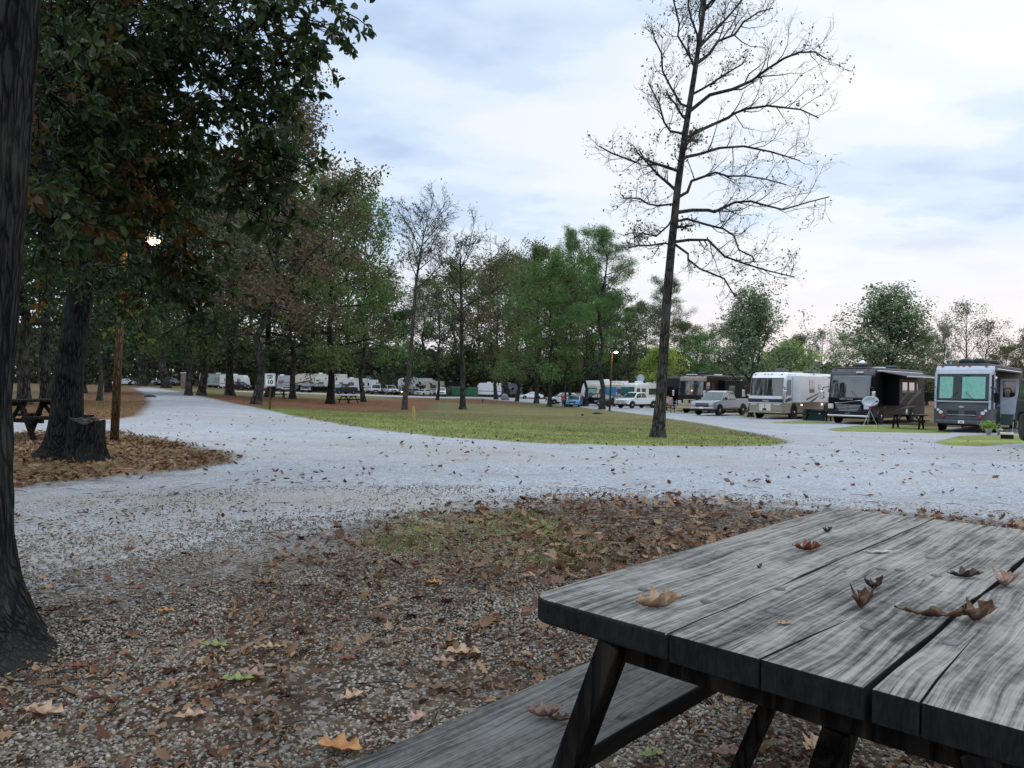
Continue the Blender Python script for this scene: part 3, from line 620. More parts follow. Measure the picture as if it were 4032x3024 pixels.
for px, d, yt, kd, cm, wd, lab in (
    (2745, 120, 1330, 'oak1', 'f_green', 1.3, 'deep green tree behind the brown motorhome roof'), (2830, 135, 1310, 'oak2', 'f_mid', 1.2, 'olive tree left of the grey green ornamental tree'),
    (3150, 125, 1335, 'oak1', 'f_mid', 1.2, 'olive tree right behind the yellow green one'), (3235, 115, 1300, 'thin', 'f_pale', 1., 'thin pale trunked tree above the dark motorhome front'),
    (3330, 130, 1340, 'oak2', 'f_green', 1.2, 'low green tree left of the big rounded tree'), (3650, 120, 1330, 'oak1', 'f_mid', 1.2, 'low olive tree right of the big rounded tree'),
    (3715, 105, 1290, 'oak3', 'f_pale', .9, 'pale leafy tree above the gap between the two right motorhomes'), (3960, 125, 1370, 'oak1', 'f_mid', 1.2, 'low green tree above the open motorhome door'),
    (4060, 110, 1330, 'oak2', 'f_mid', 1.2, 'green tree cut by the right edge of the view')):
    T(px, 0, yt, kd, 'background_tree', lab, wd, cm, 'bark', px * .01, gB, d=d)
for px, d, yt, kd, cm, wd, lab in (
    (480, 185, 1180, 'oak1', 'f_dark', 1.5, 'dark tree at the far end of the left road'), (850, 170, 1080, 'oak2', 'f_mid', 1.3, 'olive tree behind the far left trailers'),
    (980, 180, 1060, 'oak1', 'f_dark', 1.3, 'dark tree behind the red car row'), (1200, 185, 1080, 'oak2', 'f_mid', 1.4, 'olive tree behind the dark parked cars'),
    (1360, 180, 1050, 'oak1', 'f_mid', 1.4, 'broad olive tree behind the big white trailer'), (1500, 185, 1130, 'oak3', 'f_rust', 1.4, 'rust coloured tree behind the white vans'),
    (1560, 150, 1240, 'oak1', 'f_dark', 1.3, 'low dark tree over the white trailer with black windows'), (1665, 185, 1090, 'pine', 'f_pined', 1.1, 'bluish pine showing between the bare trees'),
    (1780, 175, 1090, 'oak2', 'f_mid', 1.4, 'olive tree behind the green dumpsters'), (1880, 190, 1090, 'oak3', 'f_mid', 1.4, 'rust tree rising right of the twisted bare tree'),
    (2000, 165, 1060, 'oak2', 'f_mid', 1.3, 'olive tree behind the grey boulder'), (2070, 180, 1010, 'pine2', 'f_pined', 1.1, 'thin dark pine above the right island trees'),
    (2190, 170, 1080, 'oak1', 'f_mid', 1.4, 'olive tree behind the person in red'), (2330, 160, 1150, 'oak2', 'f_dark', 1.3, 'dark tree behind the cream motorhome'),
    (2420, 165, 1180, 'oak1', 'f_mid', 1.3, 'olive tree behind the lamp post'), (2540, 150, 1230, 'oak2', 'f_mid', 1.2, 'olive tree behind the white pickup'),
    (2690, 165, 1280, 'oak1', 'f_mid', 1.2, 'olive tree behind the dark trailer nose')):
    T(px, 0, yt, kd, 'background_tree', lab, wd, cm, 'bark', px * .013, gF, d=d)
# far-off wood that closes the view
rgw = np.random.default_rng(77); n = 150000
px = rgw.uniform(-700, 4700, n); dd = rgw.uniform(165, 250, n); X = (px - CX) / F * dd
top = np.where(px < 900, 14, np.where(px < 2700, 10.5, 8.2)) + vnoise(X, dd, .25, 3) * 3.0 + vnoise(X, dd, .9, 5) * 1.2
Z = gz(X, dd) + rgw.random(n) ** .8 * top; wl = leaf_mesh('woodland', np.stack([X, dd, Z], -1), rgw.uniform(.5, 1.5, n), SH4, rgw)
wo = link('woodland', wl, foliage('far_wood_leaves', [(.030, .048, .026), (.045, .068, .032), (.065, .08, .036), (.07, .055, .034)], .25, .45, csc=.12)); tag(wo, 'far off wood of mixed green and rust trees closing the view', 'woodland', kind='stuff')
# ---- three bare trees
def ztop(px, py, d, dy=0): p = at(px, py, d + dy); return np.array([p.x, p.y, p.z])
B = gnd(2590, 1722); D0 = B.y
zc = lambda x, y: (2200 + x * 1.0545, y * 1.0545)
trk = [np.array(tuple(B))] + [ztop(*q, D0) for q in ((2603, 1560), (2612, 1400), (2628, 1150), (2645, 960), (2668, 740), (2698, 520), (2733, 300), (2768, 60), (2790, -160), (2812, -360), (2826, -520))]
limbs = []
rl = random.Random(4)
for r_, *pp in ((.075, (437, 640), (350, 605), (270, 590), (150, 545)), (.06, (470, 500), (400, 450), (335, 310)), (.06, (490, 400), (420, 330), (385, 200), (350, 110)), (.05, (510, 250), (470, 120), (430, 10), (420, -80)),
       (.085, (505, 420), (650, 330), (780, 250), (900, 200), (1000, 220)), (.08, (480, 520), (620, 430), (720, 390), (850, 390), (970, 440)), (.075, (480, 590), (600, 550), (775, 548), (900, 600)),
       (.075, (455, 740), (500, 680), (560, 650), (700, 650), (850, 690)), (.09, (450, 795), (540, 785), (600, 795), (700, 770), (850, 770), (1010, 735)), (.06, (445, 830), (550, 830), (640, 860), (700, 930), (730, 980)),
       (.075, (440, 905), (560, 930), (700, 990), (880, 1035)), (.06, (440, 905), (500, 960), (600, 1050), (660, 1110)), (.05, (420, 915), (340, 912), (260, 925)), (.05, (430, 760), (320, 755), (240, 740)), (.045, (425, 800), (350, 870), (280, 890)),
       (.08, (520, 240), (600, 150), (700, 80), (800, 30)), (.07, (545, 180), (640, 60), (720, -60)), (.05, (500, 330), (520, 200), (600, 90)), (.06, (560, 100), (520, -20), (490, -120)), (.06, (570, 40), (680, -80), (760, -160))):
    dz = rl.uniform(-2.2, 2.6); k = len(pp)
    limbs.append(([ztop(*zc(*q), D0, dz * i / (k - 1)) for i, q in enumerate(pp)], r_ * .66))
tb, tips, rg = skeleton(seed=5, H=15, r0=.175, n1=16, n2=13, n3=6, spread=.11, first=.35, ang=(75, 30), trunk=trk, limbs=limbs, wob=.17, up=.09, sub=3, tw=.055, sl=.66)
o_ = np.array(tuple(B)); rt = empty('bare_tree', B, 0, 'tallest bare tree, leaning slightly right at the right tip of the grass island', 'tree')
link('trunk', tubes_mesh('trunk', [([p - o_ for p in a], b) for a, b in tb]), M['bark_mid'], rt)
tp = (tips - o_)[rg.random(len(tips)) < .08]; tp = np.repeat(tp, 3, 0); tp = tp + rg.normal(size=tp.shape) * .12
link('crown', leaf_mesh('crown', tp, rg.uniform(.05, .10, len(tp)), SH6, rg), foliage('dry_leaves', [(.09, .08, .075), (.13, .10, .095), (.10, .12, .08), (.16, .12, .11)], .3), rt)
for (px, py), tp_, seed, kw, lab, lf in (
    ((1593, 1613), [(1596, 1560), (1612, 1450), (1622, 1330), (1632, 1200), (1640, 1100), (1648, 1050), (1656, 1000), (1664, 950), (1668, 910)], 8, dict(n1=17, first=.50, ang=(58, 24), spread=.25, shape='up', up=.07, n2=9, n3=6, sub=2), 'tall bare tree with a curved pale trunk and fan shaped top', .03),
    ((1822, 1612), [(1822, 1560), (1822, 1450), (1818, 1350), (1818, 1250), (1816, 1150), (1815, 1060), (1812, 1040), (1816, 1000)], 9, dict(n1=18, first=.30, ang=(62, 35), spread=.34, shape='round', up=.08, wob=.22, n2=8, n3=6, sub=1), 'shorter bare tree with a thick straight trunk and twisted limbs', .06)):
    B = gnd(px, py); o_ = np.array(tuple(B)); trk = [o_] + [ztop(x, y, B.y) for x, y in tp_]
    tb, tips, rg = skeleton(seed=seed, H=13, r0=.26 if seed == 9 else .20, trunk=trk, tw=.16 if seed == 9 else .13, **kw)
    rt = empty('bare_tree', B, 0, lab, 'tree')
    link('trunk', tubes_mesh('trunk', [([p - o_ for p in a], b) for a, b in tb]), M['bark_pale' if seed == 8 else 'bark'], rt)
    tp = (tips - o_)[rg.random(len(tips)) < lf]; tp = np.repeat(tp, 4, 0); tp = tp + rg.normal(size=tp.shape) * .2
    link('crown', leaf_mesh('crown', tp, rg.uniform(.12, .22, len(tp)), SH4, rg), M['f_rust'], rt)
# ---- the two near trees on the left
def near_trunk(path, seed, nside=120, rough=.055, flare=None):
    """path = [(point, radius)]; ridged bark and root flare modelled in the surface"""
    P = [np.array(p) for p, r in path]; Rr = [r for p, r in path]; m = 200; V = []; ts = np.linspace(0, 1, m); f = np.linspace(0, 1, len(P))
    for i, t in enumerate(ts):
        t = t ** 1.35; c = np.array([np.interp(t, f, [p[k] for p in P]) for k in range(3)]); r = np.interp(t, f, Rr); h = c[2]
        for k in range(nside):
            a = 2 * pi * k / nside
            lob = 1 + (flare(a, h) if flare else 0)
            nz = MN.noise(Vector((cos(a) * 5.5 + seed, sin(a) * 5.5, h * 1.1 + seed))); rid = 1 - abs(MN.noise(Vector((cos(a) * 9 + seed, sin(a) * 9, h * 1.3)))) * 2
            fn = MN.noise(Vector((cos(a) * 16 + seed, sin(a) * 16, h * 5.))); rr = r * lob * (1 + nz * rough + rid * rough * .5 + fn * rough * .55); V.append(c + np.array([cos(a) * rr, sin(a) * rr, 0]))
    i, k = np.meshgrid(np.arange(m - 1), np.arange(nside), indexing='ij'); n = nside
    return np_mesh('trunk', np.array(V), np.stack([i * n + k, i * n + (k + 1) % n, (i + 1) * n + (k + 1) % n, (i + 1) * n + k], -1).reshape(-1, 4))
def fl1(a, h):
    e = exp(-max(h, 0) / .17); return e * (.55 + 1.15 * max(0, cos(2.0 * (a + .40))) + .25 * max(0, cos(3 * a + 2.2))) + .10 * exp(-max(h, 0) / .6)
t1b = np.array([-2.50, 3.2, -.15])
P1 = [((0, 0, 0), .36), ((0, 0, .5), .30), ((0, 0, 1.2), .285), ((.05, 0, 2.), .29), ((.16, 0, 3.2), .27), ((.25, .05, 5.), .25), ((.3, .1, 8.), .18), ((.3, .1, 10.), .08)]
r1 = empty('large_oak_tree', t1b, 0, 'huge rough barked trunk cut by the left edge of the view', 'tree')
link('trunk', near_trunk(P1, 3.3, flare=fl1), M['bark_big'], r1, True)
B2 = gnd(300, 1800); t2 = np.array([B2.x, B2.y, -.1])
def fl2(a, h): e = exp(-max(h, 0) / .22); return e * (.55 + .55 * max(0, cos(a - pi)) + .3 * max(0, cos(2 * a + .6)))
tr2 = []
for y, x, r_ in ((1800, 275, .25), (1650, 262, .215), (1500, 268, .19), (1300, 295, .175), (1050, 335, .165), (800, 375, .17), (500, 410, .15), (100, 450, .13), (-500, 500, .08), (-900, 520, .03)):
    p = ztop(x, y, B2.y) - t2; tr2.append((p, r_))
tr2[0] = (np.array([tr2[0][0][0], 0, 0]), .30)
r2 = empty('maple_tree', t2, 0, 'leaning dark trunk with a spreading root flare beside the stump', 'tree')
wood2 = near_trunk(tr2, 7.7, 80, rough=.04, flare=fl2); link('trunk', wood2, M['bark_big'], r2, True)
# its foliage: clusters reached by limbs; (px, py, depth, radius, leaves, kind)
CL = [(250, 120, 6.5, .75, 520, 0), (420, 60, 8, .9, 620, 0), (620, 80, 8, .9, 500, 0), (800, 60, 8, .8, 430, 0), (960, 110, 7.6, .7, 330, 0), (1090, 70, 7.2, .6, 220, 0), (1220, 90, 7, .5, 150, 0), (1330, 30, 6.8, .4, 90, 0), (1250, 220, 7, .45, 100, 0), (1130, 240, 7.2, .55, 200, 0),
      (300, 330, 7, .8, 560, 1), (480, 300, 8, .9, 600, 0), (680, 270, 8, .9, 520, 0), (860, 260, 7.8, .8, 400, 0), (1000, 290, 7.5, .6, 170, 0), (950, 420, 7.5, .6, 230, 0), (1080, 450, 7.3, .45, 130, 0), (820, 430, 7.8, .5, 130, 0),
      (200, 520, 6.5, .7, 460, 0), (360, 520, 7, .8, 520, 1), (540, 500, 8, .9, 520, 0), (680, 480, 8, .6, 240, 0), (1010, 560, 7.5, .5, 160, 0), (960, 680, 7.5, .35, 60, 0), (1120, 610, 7.6, .5, 170, 0), (1040, 700, 7.6, .5, 180, 0), (1170, 680, 7.8, .4, 110, 0), (1000, 800, 7.7, .45, 130, 0), (1110, 810, 7.8, .5, 170, 0), (1080, 900, 7.8, .35, 80, 0),
      (250, 720, 7, .8, 500, 0), (450, 700, 8, .9, 500, 1), (620, 660, 8, .8, 400, 0), (740, 640, 8, .4, 110, 0), (330, 900, 7.5, .8, 460, 0), (520, 880, 8.5, .8, 400, 0), (680, 820, 8.2, .6, 240, 1), (760, 740, 8, .4, 90, 0),
      (150, 950, 6.5, .7, 380, 0), (600, 1030, 9, .8, 380, 0), (760, 1010, 8.7, .6, 220, 0), (820, 1130, 8.7, .5, 150, 0), (690, 1150, 8.8, .6, 220, 0), (560, 1170, 9.2, .55, 170, 0), (780, 1240, 8.9, .4, 90, 0), (700, 1000, 8.7, .5, 160, 1),
      (120, 750, 5.5, .6, 300, 1), (150, 300, 5.5, .7, 360, 0), (420, 1150, 10.5, .6, 150, 0), (520, 1250, 12.6, .40, 110, 2), (400, 1160, 12.8, .38, 70, 2), (560, 1290, 12.8, .28, 40, 2), (170, 1100, 9, .6, 160, 1), (860, 540, 8, .3, 40, 0), (590, 390, 8.3, .6, 240, 1),
      (260, 0, 8, 1., 500, 1), (560, -60, 8.5, 1.2, 600, 0), (900, -80, 8.5, 1., 400, 0), (1150, -60, 7.5, .6, 160, 0), (380, 420, 9.5, 1.1, 600, 0), (300, 640, 9.8, 1.1, 600, 0), (520, 620, 10, 1., 500, 0), (700, 150, 9.5, 1.1, 520, 0), (450, 180, 9.5, 1.1, 560, 0), (330, 1030, 9.8, .9, 420, 0), (120, 560, 8.5, 1., 480, 0), (130, 120, 8.5, 1., 480, 0)]
rg = np.random.default_rng(19); pos = []; mi = []; tb = []; sizes = []; dirs = []
axis = [p for p, r in tr2]
nodes = []
CL.sort(key=lambda k_: (k_[0] - 380) ** 2 + (k_[1] - 600) ** 2)
for px, py, d, rd, nl, kd in CL:
    c = ztop(px, py, d) - t2
    cand = [(p_, .055) for p_ in axis if 2. < p_[2] < 7.5] + nodes; hd = np.hypot(c[0], c[1])
    cost = [np.linalg.norm(c - p_) + (3. if np.hypot(p_[0], p_[1]) > hd * .92 or p_[2] > c[2] + .9 else 0) for p_, _ in cand]; j_ = int(np.argmin(cost)); s0, ra_ = cand[j_]
    mid = s0 * .5 + c * .5 + np.array([0, 0, .14 * np.linalg.norm(c - s0)]) + rg.normal(size=3) * .08; q = [s0 * (1 - t) ** 2 + mid * 2 * t * (1 - t) + c * t * t + rg.normal(size=3) * .035 * (0 < t < 1) for t in np.linspace(0, 1, 8)]
    nodes += [(q[k_], ra_ * (.8 - .05 * k_)) for k_ in (2, 3, 4, 5, 6)]
    tb.append((q, list(np.linspace(ra_ * .75, .010, 8))))
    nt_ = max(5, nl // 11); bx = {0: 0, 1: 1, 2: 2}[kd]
    for _ in range(nt_):
        g_ = np.clip(rg.normal(size=3), -1.7, 1.7); e = c + g_ * rd * np.array([.50, .50, .42]); st = q[rg.integers(4, 8)]; dv = e - st
        ps = [st, st * .5 + e * .5 + rg.normal(size=3) * .06, e]; tb.append((ps, [.009, .006, .003])); kind_ = bx
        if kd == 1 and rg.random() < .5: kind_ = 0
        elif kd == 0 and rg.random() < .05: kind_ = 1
        for f_ in ((1., .86, .72) if kd < 2 else (1.,)):
            nd_ = ps[1] * (1 - f_) * 2 + e * (2 * f_ - 1) if f_ > .5 else e; k5 = rg.integers(4, 7); L5 = rg.uniform(.075, .125)
            dr_ = rg.normal(size=(k5, 3)) + dv / (np.linalg.norm(dv) + 1e-6) * .8 + np.array([0, 0, -.75]); dr_ /= np.linalg.norm(dr_, axis=1, keepdims=True)
            sz_ = L5 * rg.uniform(.75, 1.1, k5); pos.append(nd_ + dr_ * sz_[:, None] * .55); dirs.append(dr_); sizes.append(sz_); mi.append(np.full(k5, kind_))
link('limbs', tubes_mesh('limbs', tb, 6), M['bark_dark'], r2)
pos = np.vstack(pos); sizes = np.concatenate(sizes); mi = np.concatenate(mi); wp = pos + t2
sx_ = CX + F * wp[:, 0] / wp[:, 1]; sy_ = 1495 - F * (wp[:, 2] - CAMZ) / wp[:, 1]; kp = ((sx_ - 612) ** 2 + (sy_ - 950) ** 2 > 50 ** 2) | (rg.random(len(pos)) < .16)
dirs = np.vstack(dirs); pos, sizes, mi, dirs = pos[kp], sizes[kp], mi[kp], dirs[kp]
cm = leaf_mesh('crown', pos, sizes, SH6, rg, mi=mi, along=dirs, aspect=rg.uniform(.6, .95, len(pos)), curl=rg.uniform(.5, 2., len(pos))); link('crown', cm, [M['f_near'], M['f_neary'], M['f_lit']], r2)
# upper crown of the edge tree, over and left of the view
pos = []; tb = []
for _ in range(26):
    a = rg.uniform(0, 6.28); h = rg.uniform(4.6, 9.5); c = np.array([cos(a) * rg.uniform(.8, 2.5), sin(a) * rg.uniform(.8, 2.5), h]); s0 = np.array([.25, .05, h - 1.2])
    tb.append(([s0, s0 * .5 + c * .5 + [0, 0, .3], c], [.07, .04, .012])); pos.append(c + np.clip(rg.normal(size=(520, 3)), -1.4, 1.4) * .55)
link('limbs', tubes_mesh('limbs', tb, 6), M['bark_dark'], r1)
pos = np.vstack(pos); link('crown', leaf_mesh('crown', pos, rg.uniform(.06, .10, len(pos)), SH6, rg, hang=.3), M['f_near'], r1)
# stump
Bs = gnd(338, 1812); ms = []; m = 26; nside = 48; hs = .62; V = []
for i in range(m):
    t = i / (m - 1); h = t * hs
    for k in range(nside):
        a = 2 * pi * k / nside; r = .225 * (1 + .75 * exp(-h / .10) * (.45 + .55 * max(0, cos(2 * a - .3))) + .10 * exp(-h / .4)) * (1 + MN.noise(Vector((cos(a) * 3, sin(a) * 3, h * 2 + 4))) * .10 + MN.noise(Vector((cos(a) * 9, sin(a) * 9, h * 2 + 4))) * .05)
        zz_ = h - .05 + (MN.noise(Vector((cos(a) * 1.5, sin(a) * 1.5, 9))) * .05 - .03 * cos(a) if t > .9 else 0)
        V.append((cos(a) * r, sin(a) * r, zz_))
i, k = np.meshgrid(np.arange(m - 1), np.arange(nside), indexing='ij'); n = nside
side = np.stack([i * n + k, i * n + (k + 1) % n, (i + 1) * n + (k + 1) % n, (i + 1) * n + k], -1).reshape(-1, 4)
V = np.array(V); cen = len(V); V = np.vstack([V, [[0, 0, hs - .10]]]); kk = np.arange(n); top = np.stack([(m - 1) * n + kk, (m - 1) * n + (kk + 1) % n, np.full(n, cen)], -1)
rs = empty('tree_stump', Bs, 0, 'sawn off tree stump in front of the leaning dark trunk', 'stump')
link('bark', np_mesh('bark', V, side), M['bark_big'], rs, True); link('cut_top', np_mesh('cut_top', V, top), M['bark'], rs)
def log_stump(px, py, h, r, name, lab):
    b = gnd(px, py); mb = MB(); mb.lathe([(r * 1.5, -.05), (r * 1.15, h * .2), (r, h * .6), (r * .95, h), (r * .6, h * 1.02)], 12); o = mb.build(name, M['bark']); o.location = b; tag(o, lab, 'stump')
log_stump(1901, 1584, .42, .09, 'small_post', 'short dark post stub on the leafy grass right of the dumpsters')
# ------------------------------------------------------------------ near picnic table
def weathered(name, lo, hi, lx=1., seed=0.):
    m, nt = newmat(name); oi = nd(nt, 'ObjectInfo'); tcn = nd(nt, 'TexCoord')
    off = nd(nt, 'CombineXYZ', {0: math_(nt, 'MULTIPLY', oi.outputs['Random'], 37.), 1: math_(nt, 'MULTIPLY', oi.outputs['Random'], 11.), 2: seed})
    v = nd(nt, 'VectorMath', {0: tcn.outputs['Object'], 1: off.outputs[0]}, operation='ADD').outputs[0]
    warp = nd(nt, 'TexNoise', {'Vector': nd(nt, 'Mapping', {'Vector': v, 'Scale': (2.2, 5., 2.)}).outputs[0], 'Scale': 1., 'Detail': 2.}).outputs[0]
    vy = nd(nt, 'CombineXYZ', {0: 0., 1: math_(nt, 'MULTIPLY', warp, .045), 2: 0.}).outputs[0]
    v2 = nd(nt, 'VectorMath', {0: v, 1: vy}, operation='ADD').outputs[0]
    grain = nd(nt, 'TexNoise', {'Vector': nd(nt, 'Mapping', {'Vector': v2, 'Scale': (1.3, 85., 20.)}).outputs[0], 'Scale': 1., 'Detail': 6., 'Roughness': .6}).outputs[0]
    fine = nd(nt, 'TexNoise', {'Vector': nd(nt, 'Mapping', {'Vector': v2, 'Scale': (7., 260., 60.)}).outputs[0], 'Scale': 1., 'Detail': 4.}).outputs[0]
    wear = nd(nt, 'TexNoise', {'Vector': nd(nt, 'Mapping', {'Vector': v, 'Scale': (3.2, 7.5, 7.)}).outputs[0], 'Scale': 1., 'Detail': 7., 'Roughness': .62}).outputs[0]
    spots = nd(nt, 'TexNoise', {'Vector': v, 'Scale': 55., 'Detail': 5.}).outputs[0]
    g = math_(nt, 'ADD', math_(nt, 'MULTIPLY', grain, .55), math_(nt, 'MULTIPLY', fine, .45))
    x = math_(nt, 'ADD', math_(nt, 'MULTIPLY', math_(nt, 'SUBTRACT', g, .5), 2.6), math_(nt, 'MULTIPLY', math_(nt, 'SUBTRACT', wear, .5), 1.5))
    x = math_(nt, 'ADD', x, math_(nt, 'MULTIPLY', math_(nt, 'SUBTRACT', spots, .5), .6)); x = math_(nt, 'ADD', x, .5)
    c = ramp(nt, x, [(.05, lo), (.38, tuple(a * .65 + b * .35 for a, b in zip(lo, hi))), (.66, tuple(a * .25 + b * .75 for a, b in zip(lo, hi))), (.95, hi)])
    ck = nd(nt, 'TexNoise', {'Vector': nd(nt, 'Mapping', {'Vector': v2, 'Scale': (.9, 34., 9.), 'Location': (3, 1, 0)}).outputs[0], 'Scale': 1., 'Detail': 3., 'Roughness': .4}).outputs[0]
    c = mixc(nt, ramp(nt, math_(nt, 'ABSOLUTE', math_(nt, 'SUBTRACT', ck, .60)), [(.002, (.9, .9, .9)), (.0065, (0, 0, 0))]), c, (.012, .011, .011))
    b = nd(nt, 'BsdfPrincipled', {'Base Color': c, 'Roughness': .8, 'Specular IOR Level': .2})
    h = math_(nt, 'ADD', grain, math_(nt, 'MULTIPLY', fine, .5)); bp = nd(nt, 'Bump', {'Height': h, 'Strength': .75, 'Distance': .004}); nt.links.new(bp.outputs[0], b.inputs['Normal'])
    out(nt, b.outputs[0]); return m
M['plank'] = weathered('weathered_plank', (.016, .015, .0145), (.30, .285, .27))
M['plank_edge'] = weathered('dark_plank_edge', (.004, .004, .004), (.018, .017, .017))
M['bench_plank'] = weathered('weathered_bench_plank', (.022, .021, .02), (.17, .165, .16))
lv = Vector((.69, .724, 0)).normalized(); nv = Vector((.724, -.69, 0)).normalized()
TH = math.atan2(lv.y, lv.x); TO = lv * 1.76 + nv * -.48; TOPZ = .76
TM = Matrix.Translation(TO) @ Matrix.Rotation(TH, 4, 'Z'); TMI = TM.inverted()
table = empty('picnic_table', TO, TH, 'weathered grey wooden picnic table filling the lower right foreground', 'picnic table')
def onplane(px, py, z):
    r = ray(px, py); t = (z - CAMZ) / r.z; return Vector((r.x * t, t, z))
def tloc(px, py, z=TOPZ): return TMI @ onplane(px, py, z)
def plank(name, pts, z0, z1, mats, label=None, bev=.006):
    mb = MB(); n = len(pts); vs = [(x, y, z0) for x, y in pts] + [(x, y, z1) for x, y in pts]
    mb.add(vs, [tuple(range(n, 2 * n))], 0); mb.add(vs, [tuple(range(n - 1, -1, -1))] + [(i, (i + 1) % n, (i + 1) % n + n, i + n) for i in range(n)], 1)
    # weld duplicate verts of the two groups
    me = bpy.data.meshes.new(name); import bmesh
    bm = bmesh.new(); q = [bm.verts.new(v) for v in vs]; f = bm.faces.new(q[n:]); f.material_index = 0
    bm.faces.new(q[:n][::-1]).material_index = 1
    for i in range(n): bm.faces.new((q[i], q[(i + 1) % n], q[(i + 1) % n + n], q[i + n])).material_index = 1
    bmesh.ops.recalc_face_normals(bm, faces=bm.faces); bm.to_mesh(me); bm.free()
    o = link(name, me, mats, table, bevel=bev, seg=3)
    if label: o['label'] = label
    return o
def rc(cx, cy, r, a0, a1, k=6): return [(cx + r * cos(R(a0 + (a1 - a0) * i / k)), cy + r * sin(R(a0 + (a1 - a0) * i / k))) for i in range(k + 1)]
XA, XB = -.735, .74
rg = np.random.default_rng(2)
def wob(x0, x1, y, k=14, amp=.0016):
    return [(x0 + (x1 - x0) * i / k, y + rg.normal() * amp) for i in range(1, k)]
b1 = [(XA, .1525)] + wob(XA, XB, .1525) + [(XB, .1525)] + rc(XB - .10, .45 - .10, .10, 0, 90) + wob(XB - .12, XA + .05, .45, 10) + rc(XA + .045, .45 - .045, .045, 90, 180)
cA, cB = tloc(2985, 2600), tloc(3375, 2425)
cA.x = XA - .004
b2 = [(XA, -.142)] + wob(XA, XB, -.142) + [(XB + .004, -.142), (XB + .004, .150)] + wob(XB, XA, .150) + [(XA, .150), (XA, cA.y + .0014), (XA + .16, cA.y * .55 + cB.y * .45 + .0018), (cB.x, cB.y), (XA + .15, cA.y * .55 + cB.y * .45 - .0006), (XA, cA.y - .0012)]
cC, cD = tloc(3690, 2700), tloc(3860, 2480)
b3 = [(XA + .003, -.45)] + wob(XA, XB, -.45) + [(XB - .01, -.45), (XB - .01, -.151)] + wob(XB, XA, -.151) + [(XA + .003, -.151), (XA + .003, cC.y + .0012), (XA + .1, cC.y * .6 + cD.y * .4 + .0016), (cD.x, cD.y), (XA + .1, cC.y * .6 + cD.y * .4 - .0010), (XA + .003, cC.y - .0012)]
for b, lab in ((b1, 'outer tabletop board with a rounded corner'), (b2, 'middle tabletop board with a long split'), (b3, 'inner tabletop board, cracked at its end')):
    plank('tabletop_board', b, TOPZ - .044, TOPZ, [M['plank'], M['plank_edge']], lab)
for s in (1, -1):
    y0, y1 = (.402, .685) if s > 0 else (-.685, -.402)
    bp_ = [(-1.02, y0)] + wob(-1.02, .95, y0) + [(.95, y0), (.95, y1)] + wob(.95, -1.02, y1) + [(-1.02, y1)]
    plank('bench_board', bp_, .408, .45, [M['bench_plank'], M['plank_edge']])
for fx, bs in ((-.708, -.56), (.30, .10)):
    for sd_ in (1, -1):
        mb = MB(); mb.beam((fx, sd_ * .27, .714), (fx, sd_ * .558, -.01), .042, .046, (1, 0, 0)); mb.build('leg', M['darkwood'], table, .003)
    mb = MB(); mb.box(fx + .024, fx + .064, -.30, .30, .670, .714); mb.build('top_beam', M['darkwood'], table, .003)
    mb = MB(); mb.box(fx + .024, fx + .064, -.67, .67, .33, .406); mb.build('bench_beam', M['darkwood'], table, .003)
    mb = MB(); sgn = 1 if fx < 0 else -1; mb.beam((fx + .07 * sgn, 0, .36 - .0 * sgn), (bs + .32 * sgn, 0, .712), .050, .045, (0, 1, 0)); mb.build('brace', M['darkwood'], table, .003)
M['nail'] = pm('old_bolt_head', (.10, .10, .10), .8, .4)
for zx, zy in ((580, 405), (850, 457), (1130, 500), (1540, 570), (1895, 637), (1812, 270), (1835, 345), (1600, 318), (1680, 322), (1165, 403)):
    p = tloc(2000 + zx * .9186, 1950 + zy * .9186); mb = MB(); mb.lathe([(.011, TOPZ - .001), (.011, TOPZ + .001), (.007, TOPZ + .0032), (.001, TOPZ + .0036)], 12, o=(p.x, p.y, 0)); mb.build('bolt_head', M['nail'], table, smooth=True)
# ------------------------------------------------------------------ single fallen leaves
def lf_mat(nm, a, b):
    m, nt = newmat(nm); v = coords(nt); n = nd(nt, 'TexNoise', {'Vector': v, 'Scale': 38., 'Detail': 7.}).outputs[0]; c = ramp(nt, n, [(.32, a), (.62, b)])
    bs = nd(nt, 'BsdfPrincipled', {'Base Color': c, 'Roughness': .6}); t = nd(nt, 'BsdfTranslucent', {'Color': c}); x = nd(nt, 'MixShader', {0: .15, 1: bs.outputs[0], 2: t.outputs[0]}); 
    bp = nd(nt, 'Bump', {'Height': n, 'Strength': .6, 'Distance': .003}); nt.links.new(bp.outputs[0], bs.inputs['Normal']); out(nt, x.outputs[0]); return m
LM = {'tan': lf_mat('leaf_tan', (.20, .11, .055), (.52, .36, .24)), 'brown': lf_mat('leaf_brown', (.05, .025, .015), (.20, .11, .06)), 'dark': lf_mat('leaf_dark', (.02, .012, .01), (.08, .045, .03)),
      'orange': lf_mat('leaf_orange', (.28, .10, .03), (.50, .25, .09)), 'green': lf_mat('leaf_green_yellow', (.10, .14, .04), (.28, .30, .10)), 'pink': lf_mat('leaf_pinkish', (.22, .12, .09), (.42, .27, .22)),
      'rust': lf_mat('leaf_rust', (.12, .03, .015), (.25, .09, .04)), 'pale': lf_mat('leaf_pale', (.3, .27, .2), (.55, .52, .42)), 'gold': lf_mat('leaf_gold', (.3, .17, .03), (.55, .36, .08))}
